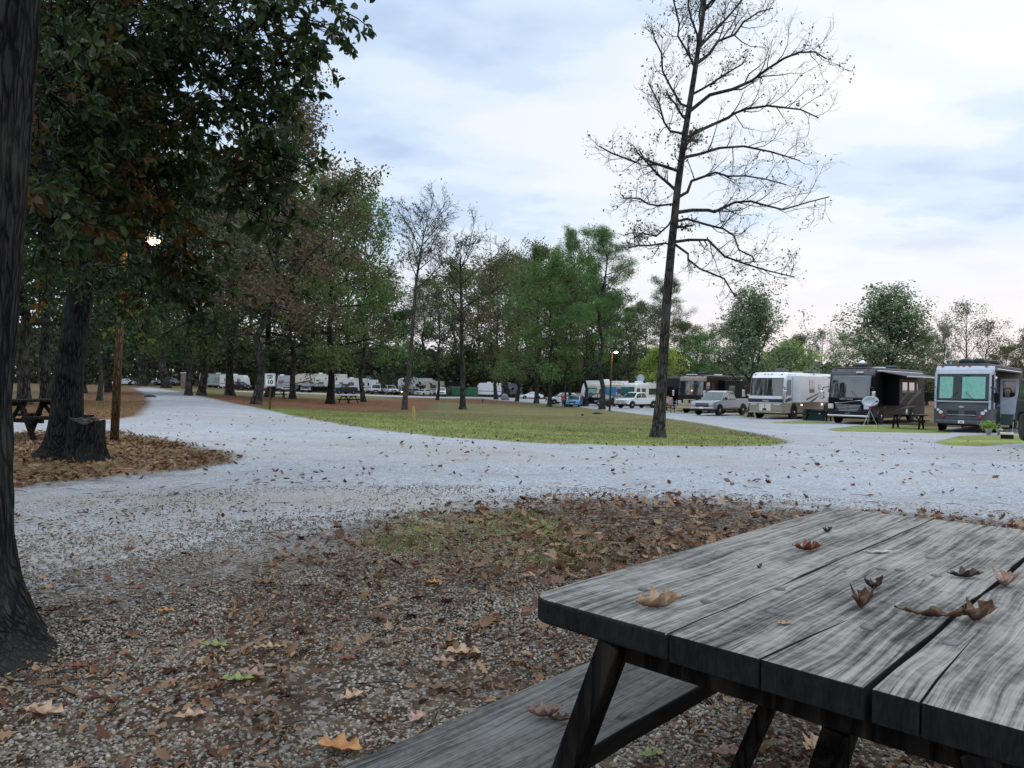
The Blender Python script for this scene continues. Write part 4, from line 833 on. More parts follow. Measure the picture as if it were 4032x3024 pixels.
def lobed(seed, L, bend, fold, lobes=3, wid=.36, twist=0.):
    """an oak leaf: midrib with lobed sides, bent along and folded across"""
    r = random.Random(seed); n = 25; V = []; Fc = []
    for i in range(n):
        t = i / (n - 1); env = sin(pi * min(1, t * 1.02)) ** .6 * wid * (.65 + .45 * t); lob = .58 + .42 * cos(2 * pi * lobes * (t - .12)) ; 
        wL = env * (.35 + .65 * max(.1, lob)) * r.uniform(.9, 1.1); wR = env * (.35 + .65 * max(.1, .58 + .42 * cos(2 * pi * lobes * (t - .17)))) * r.uniform(.9, 1.1)
        if t < .10: wL = wR = .012
        x = t - .5; a = bend * x; rad = 1 / bend if abs(bend) > .01 else 1e6; cx = rad * sin(a); cz = rad * (1 - cos(a))
        for s, w_ in ((-1, wL), (-.5, wL), (0, 0), (.5, wR), (1, wR)):
            y = s * w_; zz_ = abs(y) ** 1.3 * fold * 1.9 + r.uniform(-.012, .012); yy = y * (1 - min(.5, abs(fold) * abs(s) * .3))
            ny, nz = yy * cos(twist * x) - zz_ * sin(twist * x), yy * sin(twist * x) + zz_ * cos(twist * x)
            V.append((cx - nz * sin(a), ny, cz + nz * cos(a)))
    for i in range(n - 1):
        for k in range(4): Fc.append((i * 5 + k, (i + 1) * 5 + k, (i + 1) * 5 + k + 1, i * 5 + k + 1))
    V = [(x * L, y * L, z * L) for x, y, z in V]; zmin = min(v[2] for v in V); return [(x, y, z - zmin + .0005) for x, y, z in V], Fc
def leaf(p, L, rz, mt, label, seed=1, bend=1., fold=.6, wid=.36, lobes=3, tilt=(0, 0), twist=0., name='fallen_leaf', group=None):
    v, f = lobed(seed, L, bend, fold, lobes, wid, twist); mb = MB(); mb.add(v, f); o = mb.build(name, LM[mt], smooth=True)
    sol = o.modifiers.new('thickness', 'SOLIDIFY'); sol.thickness = .0007; o.location = p; o.rotation_euler = (tilt[0], tilt[1], rz); tag(o, label, 'leaf', group); return o
gT = 'dry leaves lying on the picnic table'
for px, py, L, rz, mt, bd, fo, wd, sd, tw, lab in (
    (2590, 2395, .105, .35, 'tan', 1.6, .9, .34, 3, .3, 'large curled tan leaf near the left corner of the tabletop'), (3395, 2395, .10, 1.0, 'brown', 3.2, 1.0, .36, 5, .8, 'three pronged brown leaf on the middle tabletop board'),
    (3440, 2315, .07, .2, 'dark', 3.6, .8, .25, 7, .5, 'small dark leaf curled into a hook on the middle board'), (3680, 2432, .13, -.25, 'brown', .8, 1.2, .12, 9, .4, 'long thin twisted leaf lying across the dark board seam'),
    (3850, 2445, .11, .5, 'brown', 2.6, .9, .30, 11, 1., 'crumpled brown leaf beside the long twisted one'), (3180, 2168, .085, .1, 'rust', 1.4, .9, .3, 13, .3, 'rusty brown leaf toward the far end of the outer board'),
    (3258, 2096, .05, .4, 'dark', 2.8, .9, .3, 15, .3, 'small black leaf farthest away on the outer board'), (3455, 2178, .075, .1, 'pale', .5, .5, .14, 17, .2, 'narrow pale leaf near the far end of the middle board'),
    (3090, 2460, .032, .3, 'tan', 1., .4, .3, 19, 0, 'tiny tan leaf scrap beside the split board'), (2990, 2236, .03, .9, 'dark', 2.4, .8, .2, 21, .3, 'tiny dark leaf tip standing up on the outer board'),
    (3960, 2310, .10, .8, 'pink', 1.9, .8, .36, 23, .4, 'pinkish leaf at the right edge of the inner board'), (3800, 2275, .08, 0., 'dark', 1.1, .7, .3, 25, .2, 'dark flat leaf at the far side of the inner board')):
    leaf(onplane(px, py, TOPZ), L, rz, mt, lab, sd, bd, fo, wd, twist=tw, group=gT)
leaf(onplane(2140, 2825, .451), .10, .1, 'pink', 'pinkish curled leaf on the weathered bench board', 27, 2.2, .8, .32, twist=.5)
leaf(onplane(2195, 2838, .451), .07, -.3, 'brown', 'brown leaf on the bench board beside the table leg', 29, 1.6, .8, .25, twist=.4)
gG = 'larger fallen leaves on the near ground'
for px, py, L, rz, mt, bd, lab in (
    (840, 2558, .12, .1, 'green', .8, 'greenish yellow leaf lying left of centre on the gravel'), (930, 2695, .13, .3, 'green', 1., 'pale green leaf below the other green one'), (990, 2672, .12, -.3, 'pink', .9, 'pink tan leaf touching the pale green leaf'),
    (1060, 2565, .10, .3, 'tan', .9, 'tan lobed leaf right of the greenish one'), (650, 2418, .09, .4, 'orange', .5, 'small orange leaf on the grey gravel'), (1820, 2590, .17, .15, 'tan', .7, 'biggest tan leaf near the table corner'),
    (1740, 2620, .11, .0, 'pink', .9, 'pinkish leaf just left of the biggest tan leaf'), (170, 2825, .15, .0, 'tan', .9, 'tan leaf near the bottom left corner'), (1330, 2965, .16, -.1, 'orange', .7, 'orange brown leaf with a long stalk left of the bench'),
    (1040, 2310, .15, .2, 'brown', 1.3, 'clump of brown leaf at the gravel edge'), (1200, 2318, .11, .5, 'dark', 1.2, 'dark brown leaf at the end of the leaf bed'), (1710, 2305, .10, .3, 'orange', .9, 'bright orange leaf in front of the leaf bed'),
    (2010, 2305, .12, 0, 'brown', .9, 'brown leaf above the table corner'), (745, 2840, .11, .6, 'tan', .9, 'tan leaf below the green leaves'), (1380, 2765, .12, .9, 'tan', 1.1, 'upright tan leaf left of the bench end'),
    (1730, 2730, .13, .4, 'brown', 1.1, 'brown leaf heap beside the bench board'), (1640, 2850, .11, 1.2, 'pink', .9, 'pink leaf against the bench edge'), (1360, 2610, .09, .2, 'rust', 1., 'rust leaf in the middle of the gravel'),
    (540, 2330, .10, 1., 'rust', 1.1, 'dark rust leaf on the gravel near the edge tree'), (300, 2640, .09, .3, 'rust', 1., 'rust leaf at the foot of the edge tree'), (2560, 2995, .10, .4, 'green', 1., 'green leaf below the table at the frame bottom'),
    (3200, 2960, .15, .9, 'tan', .8, 'tan leaf under the table between the legs'), (3700, 3000, .15, .2, 'tan', .9, 'large tan leaf under the right of the table'), (2860, 2990, .12, .2, 'pink', 1., 'pink leaf beside the far table leg'),
    (2700, 2260, .10, .4, 'gold', .8, 'yellow leaf in the leaf bed behind the table'), (1335, 2280, .12, .2, 'dark', 1.6, 'dark folded leaf at the left end of the leaf bed')):
    P = gnd(px, py); P.z += .012; leaf(P, L, rz, mt, lab, int(px), bd, .55, .34, tilt=(.1, .1), group=gG)
# ------------------------------------------------------------------ scattered litter, stones, grass blades
rg = np.random.default_rng(31)
def wedge(n, d0, d1, a=.66): 
    d = np.sqrt(rg.uniform(d0 * d0, d1 * d1, n)); t = rg.uniform(-a, a, n); return d * np.sin(t), d * np.cos(t)
def tabclear(X, Y): return np.ones(X.shape, bool)
X, Y = wedge(150000, 1.9, 30); D = np.hypot(X, Y); r2, g_, l_, lu, rd, isl = fields(X, Y)
pile = sstep(-.6, .5, sdist(P_pile, X, Y)); left = sstep(-.3, .4, sdist(P_left, X, Y)); tuft = sstep(-.4, .4, sdist(P_tuft, X, Y))
clump = .35 + 1.3 * np.clip(.5 + vnoise(X, Y, 2.2, 8) * 1.6, 0, 1); cl2 = .4 + 1.2 * np.clip(.5 + vnoise(X, Y, .9, 18) * 1.5, 0, 1)
offroad = (rd < 0); dens = np.where(offroad & (isl < .5), 21., 5.2 * sstep(22, 9, D) + 1.1) * clump * cl2
dens = np.maximum(dens, pile * 200 * clump); dens = np.maximum(dens, left * 210 * clump); dens = np.where(isl > .5, 4 * clump * cl2, dens)
dens = dens + 16 * np.exp(-np.abs(rd + .3) / .4) * (isl > 0) * (D > 15)
keep = rg.random(len(X)) < dens / 290 ; X, Y, D, pile, onroad = X[keep], Y[keep], D[keep], pile[keep], ~offroad[keep]
Z = gz(X, Y) + .008 + rg.random(len(X)) ** 2 * (.02 + .05 * pile); Lz = .035 + .085 * rg.random(len(X)) ** .8
rm = (rg.random(len(X)) < .6) & onroad
me = leaf_mesh('leaf_litter', np.stack([X, Y, Z], -1), Lz, SHO, rg, flat=1.3, curl=rg.uniform(-.5, 1.3, len(X)), aspect=rg.uniform(.45, 1.1, len(X)), mi=rm.astype(int))
tag(link('leaf_litter', me, [M['litter'], M['litterp']]), 'brown and reddish fallen leaves strewn over the ground and gravel', 'leaves', kind='stuff')
X, Y = wedge(60000, 1.8, 7.5); rd = sdist(P_road, X, Y); k = rg.random(len(X)) < np.where(rd < 0, .26, .07) * (.35 + .9 * (vnoise(X, Y, 3., 21) > -.1)); X, Y = X[k], Y[k]
tag(link('leaf_crumbs', leaf_mesh('leaf_crumbs', np.stack([X, Y, gz(X, Y) + .010 + .01 * rg.random(len(X))], -1), rg.uniform(.015, .05, len(X)), SH6, rg, flat=1.4, curl=rg.uniform(.2, 2.5, len(X)), aspect=rg.uniform(.4, 1., len(X))), M['litter']), 'small broken bits of dry leaf between the stones', 'leaves', kind='stuff')
X, Y = wedge(360000, 1.7, 8.5); D = np.hypot(X, Y); keep = rg.random(len(X)) < np.clip(1.15 - (D - 2.3) / 4.2, .10, 1) * (.45 + .5 * (vnoise(X, Y, 3., 4) > -.05)); X, Y, D = X[keep], Y[keep], D[keep]; n = len(X)
O = np.array([(1, 0, 0), (.3, .95, 0), (-.8, .6, 0), (-.8, -.6, 0), (.3, -.95, 0), (0.1, 0, .7), (-.1, .1, -.6)]); OF = np.array([[i, (i + 1) % 5, 5] for i in range(5)] + [[(i + 1) % 5, i, 6] for i in range(5)])
s = rg.uniform(.35, 1., n) ** 2 * .0105 + .0025; x, y, z = rand_frames(rg, n, 1.)
V = (np.stack([X, Y, gz(X, Y) + s * .25], -1)[:, None, :] + (O[None, :, 0:1] * x[:, None] + O[None, :, 1:2] * y[:, None] * .75 + O[None, :, 2:3] * z[:, None] * .7) * s[:, None, None]).reshape(-1, 3)
tag(link('gravel_stones', np_mesh('gravel_stones', V, (OF[None] + (np.arange(n) * 7)[:, None, None]).reshape(-1, 3)), M['pebble']), 'small loose grey and tan stones on the near ground', 'gravel', kind='stuff')
def blades(name, X, Y, h0, h1, w0, mt, lab):
    n = len(X); a = rg.uniform(0, 6.28, n); h = rg.uniform(h0, h1, n); w_ = w0 * rg.uniform(.6, 1.3, n); lx = rg.normal(size=n) * h * .5; ly = rg.normal(size=n) * h * .5; Z = gz(X, Y) - .004
    V = np.stack([np.stack([X - np.cos(a) * w_, Y - np.sin(a) * w_, Z], -1), np.stack([X + np.cos(a) * w_, Y + np.sin(a) * w_, Z], -1), np.stack([X + lx, Y + ly, Z + h], -1)], 1).reshape(-1, 3)
    tag(link(name, np_mesh(name, V, np.arange(3 * n).reshape(-1, 3)), M[mt]), lab, 'grass', kind='stuff')
X, Y = wedge(420000, 3, 48, .62); r2, g_, l_, lu, rd, isl = fields(X, Y); tuft = sstep(-.4, .3, sdist(P_tuft, X, Y)); left = sstep(-.3, .3, sdist(P_left, X, Y))
pr = np.where(isl > .3, .30 + .45 * lu, 0) + tuft * (vnoise(X, Y, 3.3, 9) > .0) * .95 + left * .5 * (vnoise(X, Y, 1.6, 12) > 0) + np.where((rd < 0) & (isl < .1) & (np.hypot(X, Y) > 15), .3, 0)
k = rg.random(len(X)) < pr; blades('grass_blades', X[k], Y[k], .02, .055, .006, 'grassb', 'short green and straw coloured grass blades on the lawn and verges')
X, Y = wedge(60000, 4, 12, .6); tuft = sstep(-.5, .2, sdist(P_tuft, X, Y)); k = rg.random(len(X)) < tuft * (vnoise(X, Y, 3.1, 9) > .15); blades('grass_tufts', X[k], Y[k], .04, .11, .0035, 'grassb', 'taller tufts of grass among the fallen leaves behind the table')
X, Y = wedge(260, 2., 9, .6); V = []; tb = []
for x, y in zip(X, Y):
    a = rg.uniform(0, 6.28); l = rg.uniform(.05, .22); z = gh(x, y) + .014; tb.append(([np.array([x, y, z]), np.array([x + cos(a) * l * .5 + rg.normal() * .01, y + sin(a) * l * .5, z + .008]), np.array([x + cos(a) * l, y + sin(a) * l, z])], [.003, .0026, .0015]))
tag(link('ground_twigs', tubes_mesh('ground_twigs', tb), M['bark_mid']), 'thin dead twigs lying among the leaves and stones', 'twigs', kind='stuff')
# ------------------------------------------------------------------ other picnic tables
def park_table(P, rz, label, group=None, L=1.8, mt='darkwood'):
    t = empty('park_picnic_table', P, rz, label, 'picnic table', group); m = M[mt]
    mb = MB(); [mb.box(-L / 2, L / 2, -.37 + i * .15, -.37 + i * .15 + .142, .71, .75) for i in range(5)]; mb.build('tabletop', m, t)
    for s in (1, -1):
        mb = MB(); mb.box(-L / 2, L / 2, s * .70 - .13, s * .70 - .005, .41, .45); mb.box(-L / 2, L / 2, s * .70 + .005, s * .70 + .13, .41, .45); mb.build('bench', m, t)
        for fx in (-.62, .62):
            mb = MB(); mb.beam((fx * L / 1.8, s * .28, .71), (fx * L / 1.8, s * .66, -.02), .05, .09, (1, 0, 0)); mb.build('leg', m, t)
    for fx in (-.62, .62):
        mb = MB(); f_ = fx * L / 1.8; mb.box(f_ + .03, f_ + .07, -.8, .8, .33, .405); mb.box(f_ + .03, f_ + .07, -.36, .36, .63, .705); mb.beam((f_ + .03, 0, .36), (f_ * .45, 0, .70), .05, .05, (0, 1, 0)); mb.build('frame', m, t)
    return t
park_table(col(128, 14.3), R(90 - 20 - 31 + 31), 'dark wooden picnic table behind the leaning trunk on the left', L=1.3)
park_table(gnd(1372, 1589), R(90 - 25 - 12 + 8), 'small dark picnic table alone on the leafy grass')
park_table(col(1092, 76), R(10), 'dark picnic table half hidden behind the speed limit sign')
park_table(col(3578, 40.5), R(-38), 'dark picnic table with bottles between the two right motorhomes')
park_table(col(3225, 49.5), R(-35), 'dark picnic table behind the green utility box')
park_table(col(2625, 70), R(-30), 'low picnic table under the dark trailer nose')
# ------------------------------------------------------------------ vehicles
def wheel(parent, x, y, r, w=.24, rim='alu', side=1):
    mb = MB(); mb.lathe([(r * .60, -w / 2), (r * .93, -w / 2), (r, -w * .32), (r, w * .32), (r * .93, w / 2), (r * .60, w / 2)], 22, 'x', (x, y, r)); t = mb.build('wheel', M['tyre'], parent)
    mb = MB(); xo = x + side * w * .40; mb.lathe([(r * .62, xo - .01), (r * .62, xo + .012 * side), (r * .45, xo + .0 * side), (r * .2, xo + .03 * side), (r * .05, xo + .035 * side)], 16, 'x', (0, y, r)); mb.build('rim', M[rim], t); return t
CARS = {
 'pickup': dict(L=5.9, W=2.0, zb=.50, low=[(-2.95, .52), (-3.0, .72), (-2.97, 1.02), (-2.75, 1.12), (-1.55, 1.24), (1.2, 1.28), (2.94, 1.30), (3.0, .66), (2.95, .5)], cab=[(-1.60, 1.22), (-.90, 1.84), (-.40, 1.93), (.50, 1.91), (.74, 1.27)], ax=(-1.98, 1.80), r=.43, bed=1),
 'suv': dict(L=4.7, W=1.88, zb=.38, low=[(-2.3, .40), (-2.36, .7), (-2.27, .96), (-1.25, 1.08), (2.26, 1.10), (2.35, .8), (2.3, .4)], cab=[(-1.25, 1.06), (-.45, 1.60), (0, 1.69), (1.6, 1.65), (2.2, 1.10)], ax=(-1.42, 1.38), r=.37),
 'sedan': dict(L=4.6, W=1.80, zb=.30, low=[(-2.25, .30), (-2.32, .55), (-2.2, .78), (-1.05, .93), (1.7, .96), (2.25, .90), (2.32, .6), (2.25, .3)], cab=[(-1.08, .92), (-.25, 1.36), (.2, 1.43), (.95, 1.40), (1.80, .95)], ax=(-1.38, 1.36), r=.33),
 'van': dict(L=5.6, W=2.0, zb=.42, low=[(-2.75, .42), (-2.8, .75), (-2.7, 1.02), (-1.95, 1.15), (2.75, 1.15), (2.8, .7), (2.75, .42)], cab=[(-2.0, 1.12), (-1.15, 1.98), (-.8, 2.10), (2.6, 2.10), (2.73, 1.12)], ax=(-1.9, 1.6), r=.37),
 'jeep': dict(L=4.2, W=1.80, zb=.55, low=[(-1.95, .58), (-2.0, .8), (-1.98, 1.10), (-.65, 1.18), (2.0, 1.20), (2.02, .7), (1.98, .55)], cab=[(-.65, 1.15), (-.42, 1.72), (-.2, 1.78), (1.85, 1.78), (2.0, 1.18)], ax=(-1.35, 1.25), r=.40)}
def car(P, phi, name, label, cat, paint, kind, lit=0, group=None, small=0, low=None, grille='plastic', rim='alu', z=0):
    k = CARS[kind]; t = empty(name, (P[0], P[1], P[2] + z), -R(phi), label, cat, group); W = k['W'] / 2; zb = k['zb']; r = k['r']; ra = r * 1.22
    pr = list(k['low']); bot = []
    for yc in sorted(k['ax'], reverse=True):
        for i in range(9):
            a = i / 8 * pi; bot.append((yc + ra * cos(a), max(zb + .001, r + ra * .92 * sin(a)) if 0 < i < 8 else zb))
    xf = lambda z_: W - max(0, z_ - .7) * .10
    mb = MB(); mb.prism(pr + bot, xf); mb.build('body', M[paint], t, bevel=0 if small else .045)
    mb = MB(); mb.box(-W + .14, W - .14, pr[0][0] + .25, pr[-1][0] - .25, zb - .1, zb + .3); mb.build('underbody', M['plastic'], t)
    c = k['cab']; zl, zt = c[0][1], max(p[1] for p in c); xc = lambda z_: W - .05 - (z_ - zl) / (zt - zl) * (.20 if kind != 'jeep' else .08)
    mb = MB(); mb.prism(c, xc); mb.build('cabin', M[paint], t, bevel=0 if small else .04)
    def topz(y):
        for (y0, z0), (y1, z1) in zip(c, c[1:]):
            if y0 <= y <= y1: return z0 + (z1 - z0) * (y - y0) / (y1 - y0)
        return zl
    def pane(nm, a, b, lo, hi):
        n = Vector((0, -(b[1] - a[1]), (b[0] - a[0]))).normalized(); n = n if n.z > 0 else -n; q = []
        for f, s in ((lo, -1), (lo, 1), (hi, 1), (hi, -1)):
            y = a[0] + (b[0] - a[0]) * f; z_ = a[1] + (b[1] - a[1]) * f; q.append(Vector((s * (xc(z_) - .08), y, z_)) + n * .006)
        mb = MB(); mb.slab(q, n * .012); mb.build(nm, M['glassb'], t)
    pane('windshield', c[0], c[1], .06, .95); pane('rear_window', c[-1], c[-2], .2, .9)
    y0, y1 = c[0][0] + .28, c[-1][0] - .22; zc_ = zl + .07
    cuts = {'pickup': [(y0 + .10, -.34), (-.26, y1 + .04)], 'suv': [(y0 + .1, .02), (.10, 1.0), (1.08, y1 - .05)], 'sedan': [(y0 + .1, .25), (.33, y1 - .1)], 'van': [(y0 + .1, -.6), (-.45, .9), (1.0, y1)], 'jeep': [(-.3, .5), (.6, 1.7)]}[kind]
    for s in (-1, 1):
        for a, b in cuts:
            ys = [a, a + (b - a) * .33, a + (b - a) * .66, b]; q = [(a, zc_), (b, zc_)] + [(y, max(zc_ + .02, min(topz(y) - .09, zt - .10))) for y in reversed(ys)]
            mb = MB(); mb.slab([(s * (xc(z_) + .004), y, z_) for y, z_ in q], (s * .010, 0, 0)); mb.build('side_window', M['glass'], t)
        for yc in k['ax']: wheel(t, s * (W - .13), yc, r, .24, rim, s)
        yf = pr[1][0]; hz = (pr[2][1] + pr[1][1]) / 2 + .02
        mb = MB()
        if kind == 'jeep': mb.lathe([(.10, yf - .035), (.09, yf - .05), (.02, yf - .06)], 14, 'y', (s * .55, 0, .95))
        else: mb.box(s * (W - .42), s * (W - .07), yf - .02, yf + .16, hz - .08, hz + .07)
        mb.build('headlight', M['headlit' if lit else 'lamp'], t, bevel=.015)
        if not small:
            mb = MB(); mb.box(s * (W - .02), s * (W + .20), c[0][0] + .30, c[0][0] + .42, zl + .02, zl + .22); mb.build('mirror', M['plastic'], t, bevel=.03)
    yf = pr[1][0]; mb = MB(); mb.box(-W + .46, W - .46, yf - .025, yf + .1, pr[1][1] - .02 if kind != 'sedan' else .42, pr[2][1] - .06)
    g = mb.build('grille', M[grille], t)
    mb = MB(); mb.box(-W + .48, W - .48, yf - .045, yf + .1, (pr[1][1] + pr[2][1]) / 2 - .035, (pr[1][1] + pr[2][1]) / 2 + .005); mb.build('grille_bar', M['chrome'], t)
    mb = MB(); mb.box(-W + .02, W - .02, yf - .09, yf + .2, zb + .03, pr[1][1] - .05); mb.build('front_bumper', M[low or ('chrome' if kind == 'pickup' else paint)], t, bevel=.04)
    mb = MB(); mb.box(-W + .02, W - .02, pr[-1][0] - .1, pr[-1][0] + .12, zb + .03, zb + .24); mb.build('rear_bumper', M[low or ('chrome' if kind == 'pickup' else paint)], t, bevel=.04)
    mb = MB(); mb.box(-.16, .16, yf - .105, yf - .088, zb + .06, zb + .20); mb.build('license_plate', M['signwhite'], t)
    if k.get('bed'):
        mb = MB(); mb.box(-W + .16, W - .16, 1.35, 2.85, 1.27, 1.312); mb.build('bed_liner', M['plastic'], t)
    return t
def rv(P, phi, label, L=10.5, H=3.35, up='white', lo='tan', lz=1.15, cap=None, mask=None, ws=(1.42, 2.78), curtains=False, wsplit=True, group=None, floor=.42, name='motorhome', bump='tan', ac='grey', mir='chrome'):
    t = empty(name, P, -R(phi), label, 'motorhome', group); hw = 1.27
    fy = lambda z: float(np.interp(z, [.3, .55, 1.35, 1.5, 2.8, H - .3, H], [.10, .0, .0, .03, .26, .40, .62]))
    def ring(z, p, sh=0, crown=.09):
        yf = -L / 2 + fy(z) - p; w_ = hw + p - sh; rf = .30; q = [(-w_, L / 2 + p - sh * .5)]
        for i in range(6): a = pi + i / 5 * pi / 2; q.append((-w_ + rf + rf * cos(a), yf + rf + rf * sin(a) + sh * .3))
        for x in (-.55, 0, .55): q.append((x, yf - crown * (1 - (x / 1.0) ** 2) + sh * .3))
        for i in range(6): a = 1.5 * pi + i / 5 * pi / 2; q.append((w_ - rf + rf * cos(a), yf + rf + rf * sin(a) + sh * .3))
        q.append((w_, L / 2 + p - sh * .5)); return [Vector((x, y, z)) for x, y in q]
    def shell(mb, zs, p, i0=0, i1=16, closed=False, mi=0):
        rs = [ring(z, p) if not isinstance(z, tuple) else ring(z[0], p, z[1]) for z in zs]; vs = []; n = i1 - i0 + 1
        for r_ in rs: vs += r_[i0:i1 + 1]
        fs = [(j * n + i, j * n + i + 1, (j + 1) * n + i + 1, (j + 1) * n + i) for j in range(len(rs) - 1) for i in range(n - 1)]
        if closed: fs += [(j * n + n - 1, j * n, (j + 1) * n, (j + 1) * n + n - 1) for j in range(len(rs) - 1)] + [tuple(range(n)), tuple(range((len(rs) - 1) * n, len(rs) * n))]
        mb.add(vs, fs, mi)
    mb = MB(); shell(mb, [floor, 1.0, 1.5, 2.2, 2.8, H - .28, (H - .10, .03), (H - .02, .14), (H, .30)], 0, closed=True); mb.build('body', M[up], t)
    mb = MB(); shell(mb, [floor + .0, .7, lz], .006); mb.build('lower_panel', M[lo], t)
    if mask: mb = MB(); shell(mb, [lz - .02, 1.2, ws[0]], .010, 2, 14); mb.build('front_panel', M[mask], t)
    if cap: mb = MB(); shell(mb, [ws[1], H - .3, (H - .12, .025)], .010, 1, 15); mb.build('front_cap', M[cap], t)
    zs = list(np.linspace(ws[0], ws[1], 6))
    if curtains:
        mb = MB(); shell(mb, zs, .012, 4, 12); mb.build('interior_shade_sheet', M['black'], t)  # black sheet over the closed body; the cab's shade is put in as colour
        for x0, x1 in ((-1.0, -.40), (.0, .97)):
            q = []; n = 26; vs = []; fs = []
            for i in range(n):
                x = x0 + (x1 - x0) * i / (n - 1)
                for z in (ws[0] + .07, ws[1] - .10): vs.append((x, -L / 2 + fy(z) - .045 - .09 * (1 - x * x) - .012 * sin(i * 2.1), z))
            fs = [(2 * i, 2 * i + 2, 2 * i + 3, 2 * i + 1) for i in range(n - 1)]; mb = MB(); mb.add(vs, fs); mb.build('curtain', M['curtain'], t)
        gm = M.get('clearglass') or None
        if gm is None:
            gm, g_nt = newmat('clear_glass'); a = nd(g_nt, 'BsdfTransparent', {'Color': (.72, .85, .86)}); b = nd(g_nt, 'BsdfGlossy', {'Roughness': .04}); x = nd(g_nt, 'MixShader', {0: .08, 1: a.outputs[0], 2: b.outputs[0]}); out(g_nt, x.outputs[0]); M['clearglass'] = gm
        mb = MB(); shell(mb, zs, .075, 4, 12); mb.build('windshield', gm, t, smooth=True)
    else: mb = MB(); shell(mb, zs, .016, 4, 12); mb.build('windshield', M['glass'], t, smooth=True)
    mb = MB(); shell(mb, [ws[0] - .06, ws[0]], .03, 4, 12); shell(mb, [ws[1], ws[1] + .05], .03, 4, 12); mb.build('windshield_frame', M['plastic'], t)
    if wsplit: mb = MB(); mb.beam((0, -L / 2 + fy(ws[0]) - .115, ws[0]), (0, -L / 2 + fy(ws[1]) - .115, ws[1]), .03, .02); mb.build('windshield_bar', M['plastic'], t)
    for s in (-1, 1):
        x = s * (hw + .010); mb = MB(); mb.slab([(x, -L / 2 + .42, ws[0] + .05), (x, -L / 2 + 1.25, ws[0] + .05), (x, -L / 2 + 1.25, ws[1] - .08), (x, -L / 2 + .62, ws[1] - .08)], (s * .012, 0, 0)); mb.build('cab_window', M['glass'], t)
        for yc in (-L / 2 + 1.75, L / 2 - 3.0):
            mb = MB(); mb.lathe([(.60, s * (hw - .02)), (.60, s * (hw + .012)), (.02, s * (hw + .012))], 24, 'x', (0, yc, .50)); mb.build('wheel_arch', M['plastic'], t); wheel(t, s * (hw - .09), yc, .47, .30, 'chrome', s)
        mb = MB(); y = -L / 2 - .12; mb.tube([(s * 1.2, -L / 2 + .10, ws[0] + .62), (s * 1.42, -L / 2 - .20, ws[0] + .58), (s * 1.5, -L / 2 - .22, ws[0] + .35)], .03, 6); a = mb.build('mirror', M['plastic'], t)
        mb = MB(); mb.box(s * 1.38, s * 1.60, -L / 2 - .32, -L / 2 - .20, ws[0] - .12, ws[0] + .38); mb.build('mirror_head', M[mir], a, bevel=.05)
    mb = MB(); [mb.tube([(x, -L / 2 - .10, ws[0] - .02), (x + dx, -L / 2 - .10 + .04, ws[0] + .38)], .012, 5) for x, dx in ((-.55, .38), (.55, -.38))]; mb.build('wipers', M['plastic'], t)
    for yy in (-L / 2 + 2.6, L / 2 - 2.8):
        mb = MB(); mb.prism([(yy - .55, H - .02), (yy - .5, H + .20), (yy - .3, H + .29), (yy + .3, H + .27), (yy + .5, H + .18), (yy + .6, H - .02)], lambda z: .36); mb.build('air_conditioner', M[ac], t, bevel=.05)
    mb = MB(); mb.box(-.3, .3, -.3, .3, H - .02, H + .12); mb.build('roof_vent', M['white'], t, bevel=.03)
    for x in (-.95, -.25, 0, .25, .95):
        mb = MB(); y = -L / 2 + fy(H - .16) - .07 * (1 - x * x * .8) - .01; mb.box(x - .05, x + .05, y - .03, y + .05, H - .17, H - .12); mb.build('marker_light', M['amber'], t)
    mb = MB(); mb.box(-1.0, 1.0, -L / 2 + .8, L / 2 - .6, .30, floor + .02); mb.build('chassis', M['plastic'], t)
    t['L'] = L; t['H'] = H; return t
HW = 1.27
def sidep(t, nm, pts, mt, d=.012, off=.008, s=1):
    x = s * (HW + off); mb = MB(); mb.slab([(x, y, z) for y, z in pts], (s * d, 0, 0)); return mb.build(nm, M[mt], t)
def sidew(t, y0, y1, z0, z1, mt='glass', nm='window', off=.008, fr=None, s=1, x=None):
    X = HW if x is None else x; mb = MB(); mb.box(s * (X + off), s * (X + off + .014), y0, y1, z0, z1); return mb.build(nm, M[mt], t, bevel=.02)
def frontbox(t, nm, x0, x1, z0, z1, mt, L, d=.03, y=None, bev=.015):
    yy = -L / 2 - (.09 * (1 - min(1, max(abs(x0), abs(x1)) ** 2 * .9)) if y is None else y); mb = MB(); mb.box(x0, x1, yy - d, -L / 2 + .2, z0, z1); return mb.build(nm, M[mt], t, bevel=bev)
def text(s, size, name, mt, parent, loc, rot, ext=.004, bold=.0):
    cu = bpy.data.curves.new('lettering', 'FONT'); cu.body = s; cu.size = size; cu.extrude = ext; cu.align_x = 'CENTER'; cu.align_y = 'CENTER'; cu.offset = bold
    tmp = bpy.data.objects.new('tmp', cu); C.objects.link(tmp); dg = bpy.context.evaluated_depsgraph_get(); me = bpy.data.meshes.new_from_object(tmp.evaluated_get(dg)); bpy.data.objects.remove(tmp)
    me.materials.clear(); o = link(name, me, M[mt], parent); o.location = loc; o.rotation_euler = rot; return o
gM = 'motorhomes parked nose out along the right'
def cpos(pxc, d, phi, L=10.5, side=1):
    """centre of a vehicle whose nose centre stands at column pxc, depth d"""
    n = col(pxc, d); c = Vector((n.x + sin(R(phi)) * L / 2, n.y + cos(R(phi)) * L / 2, n.z)); return c
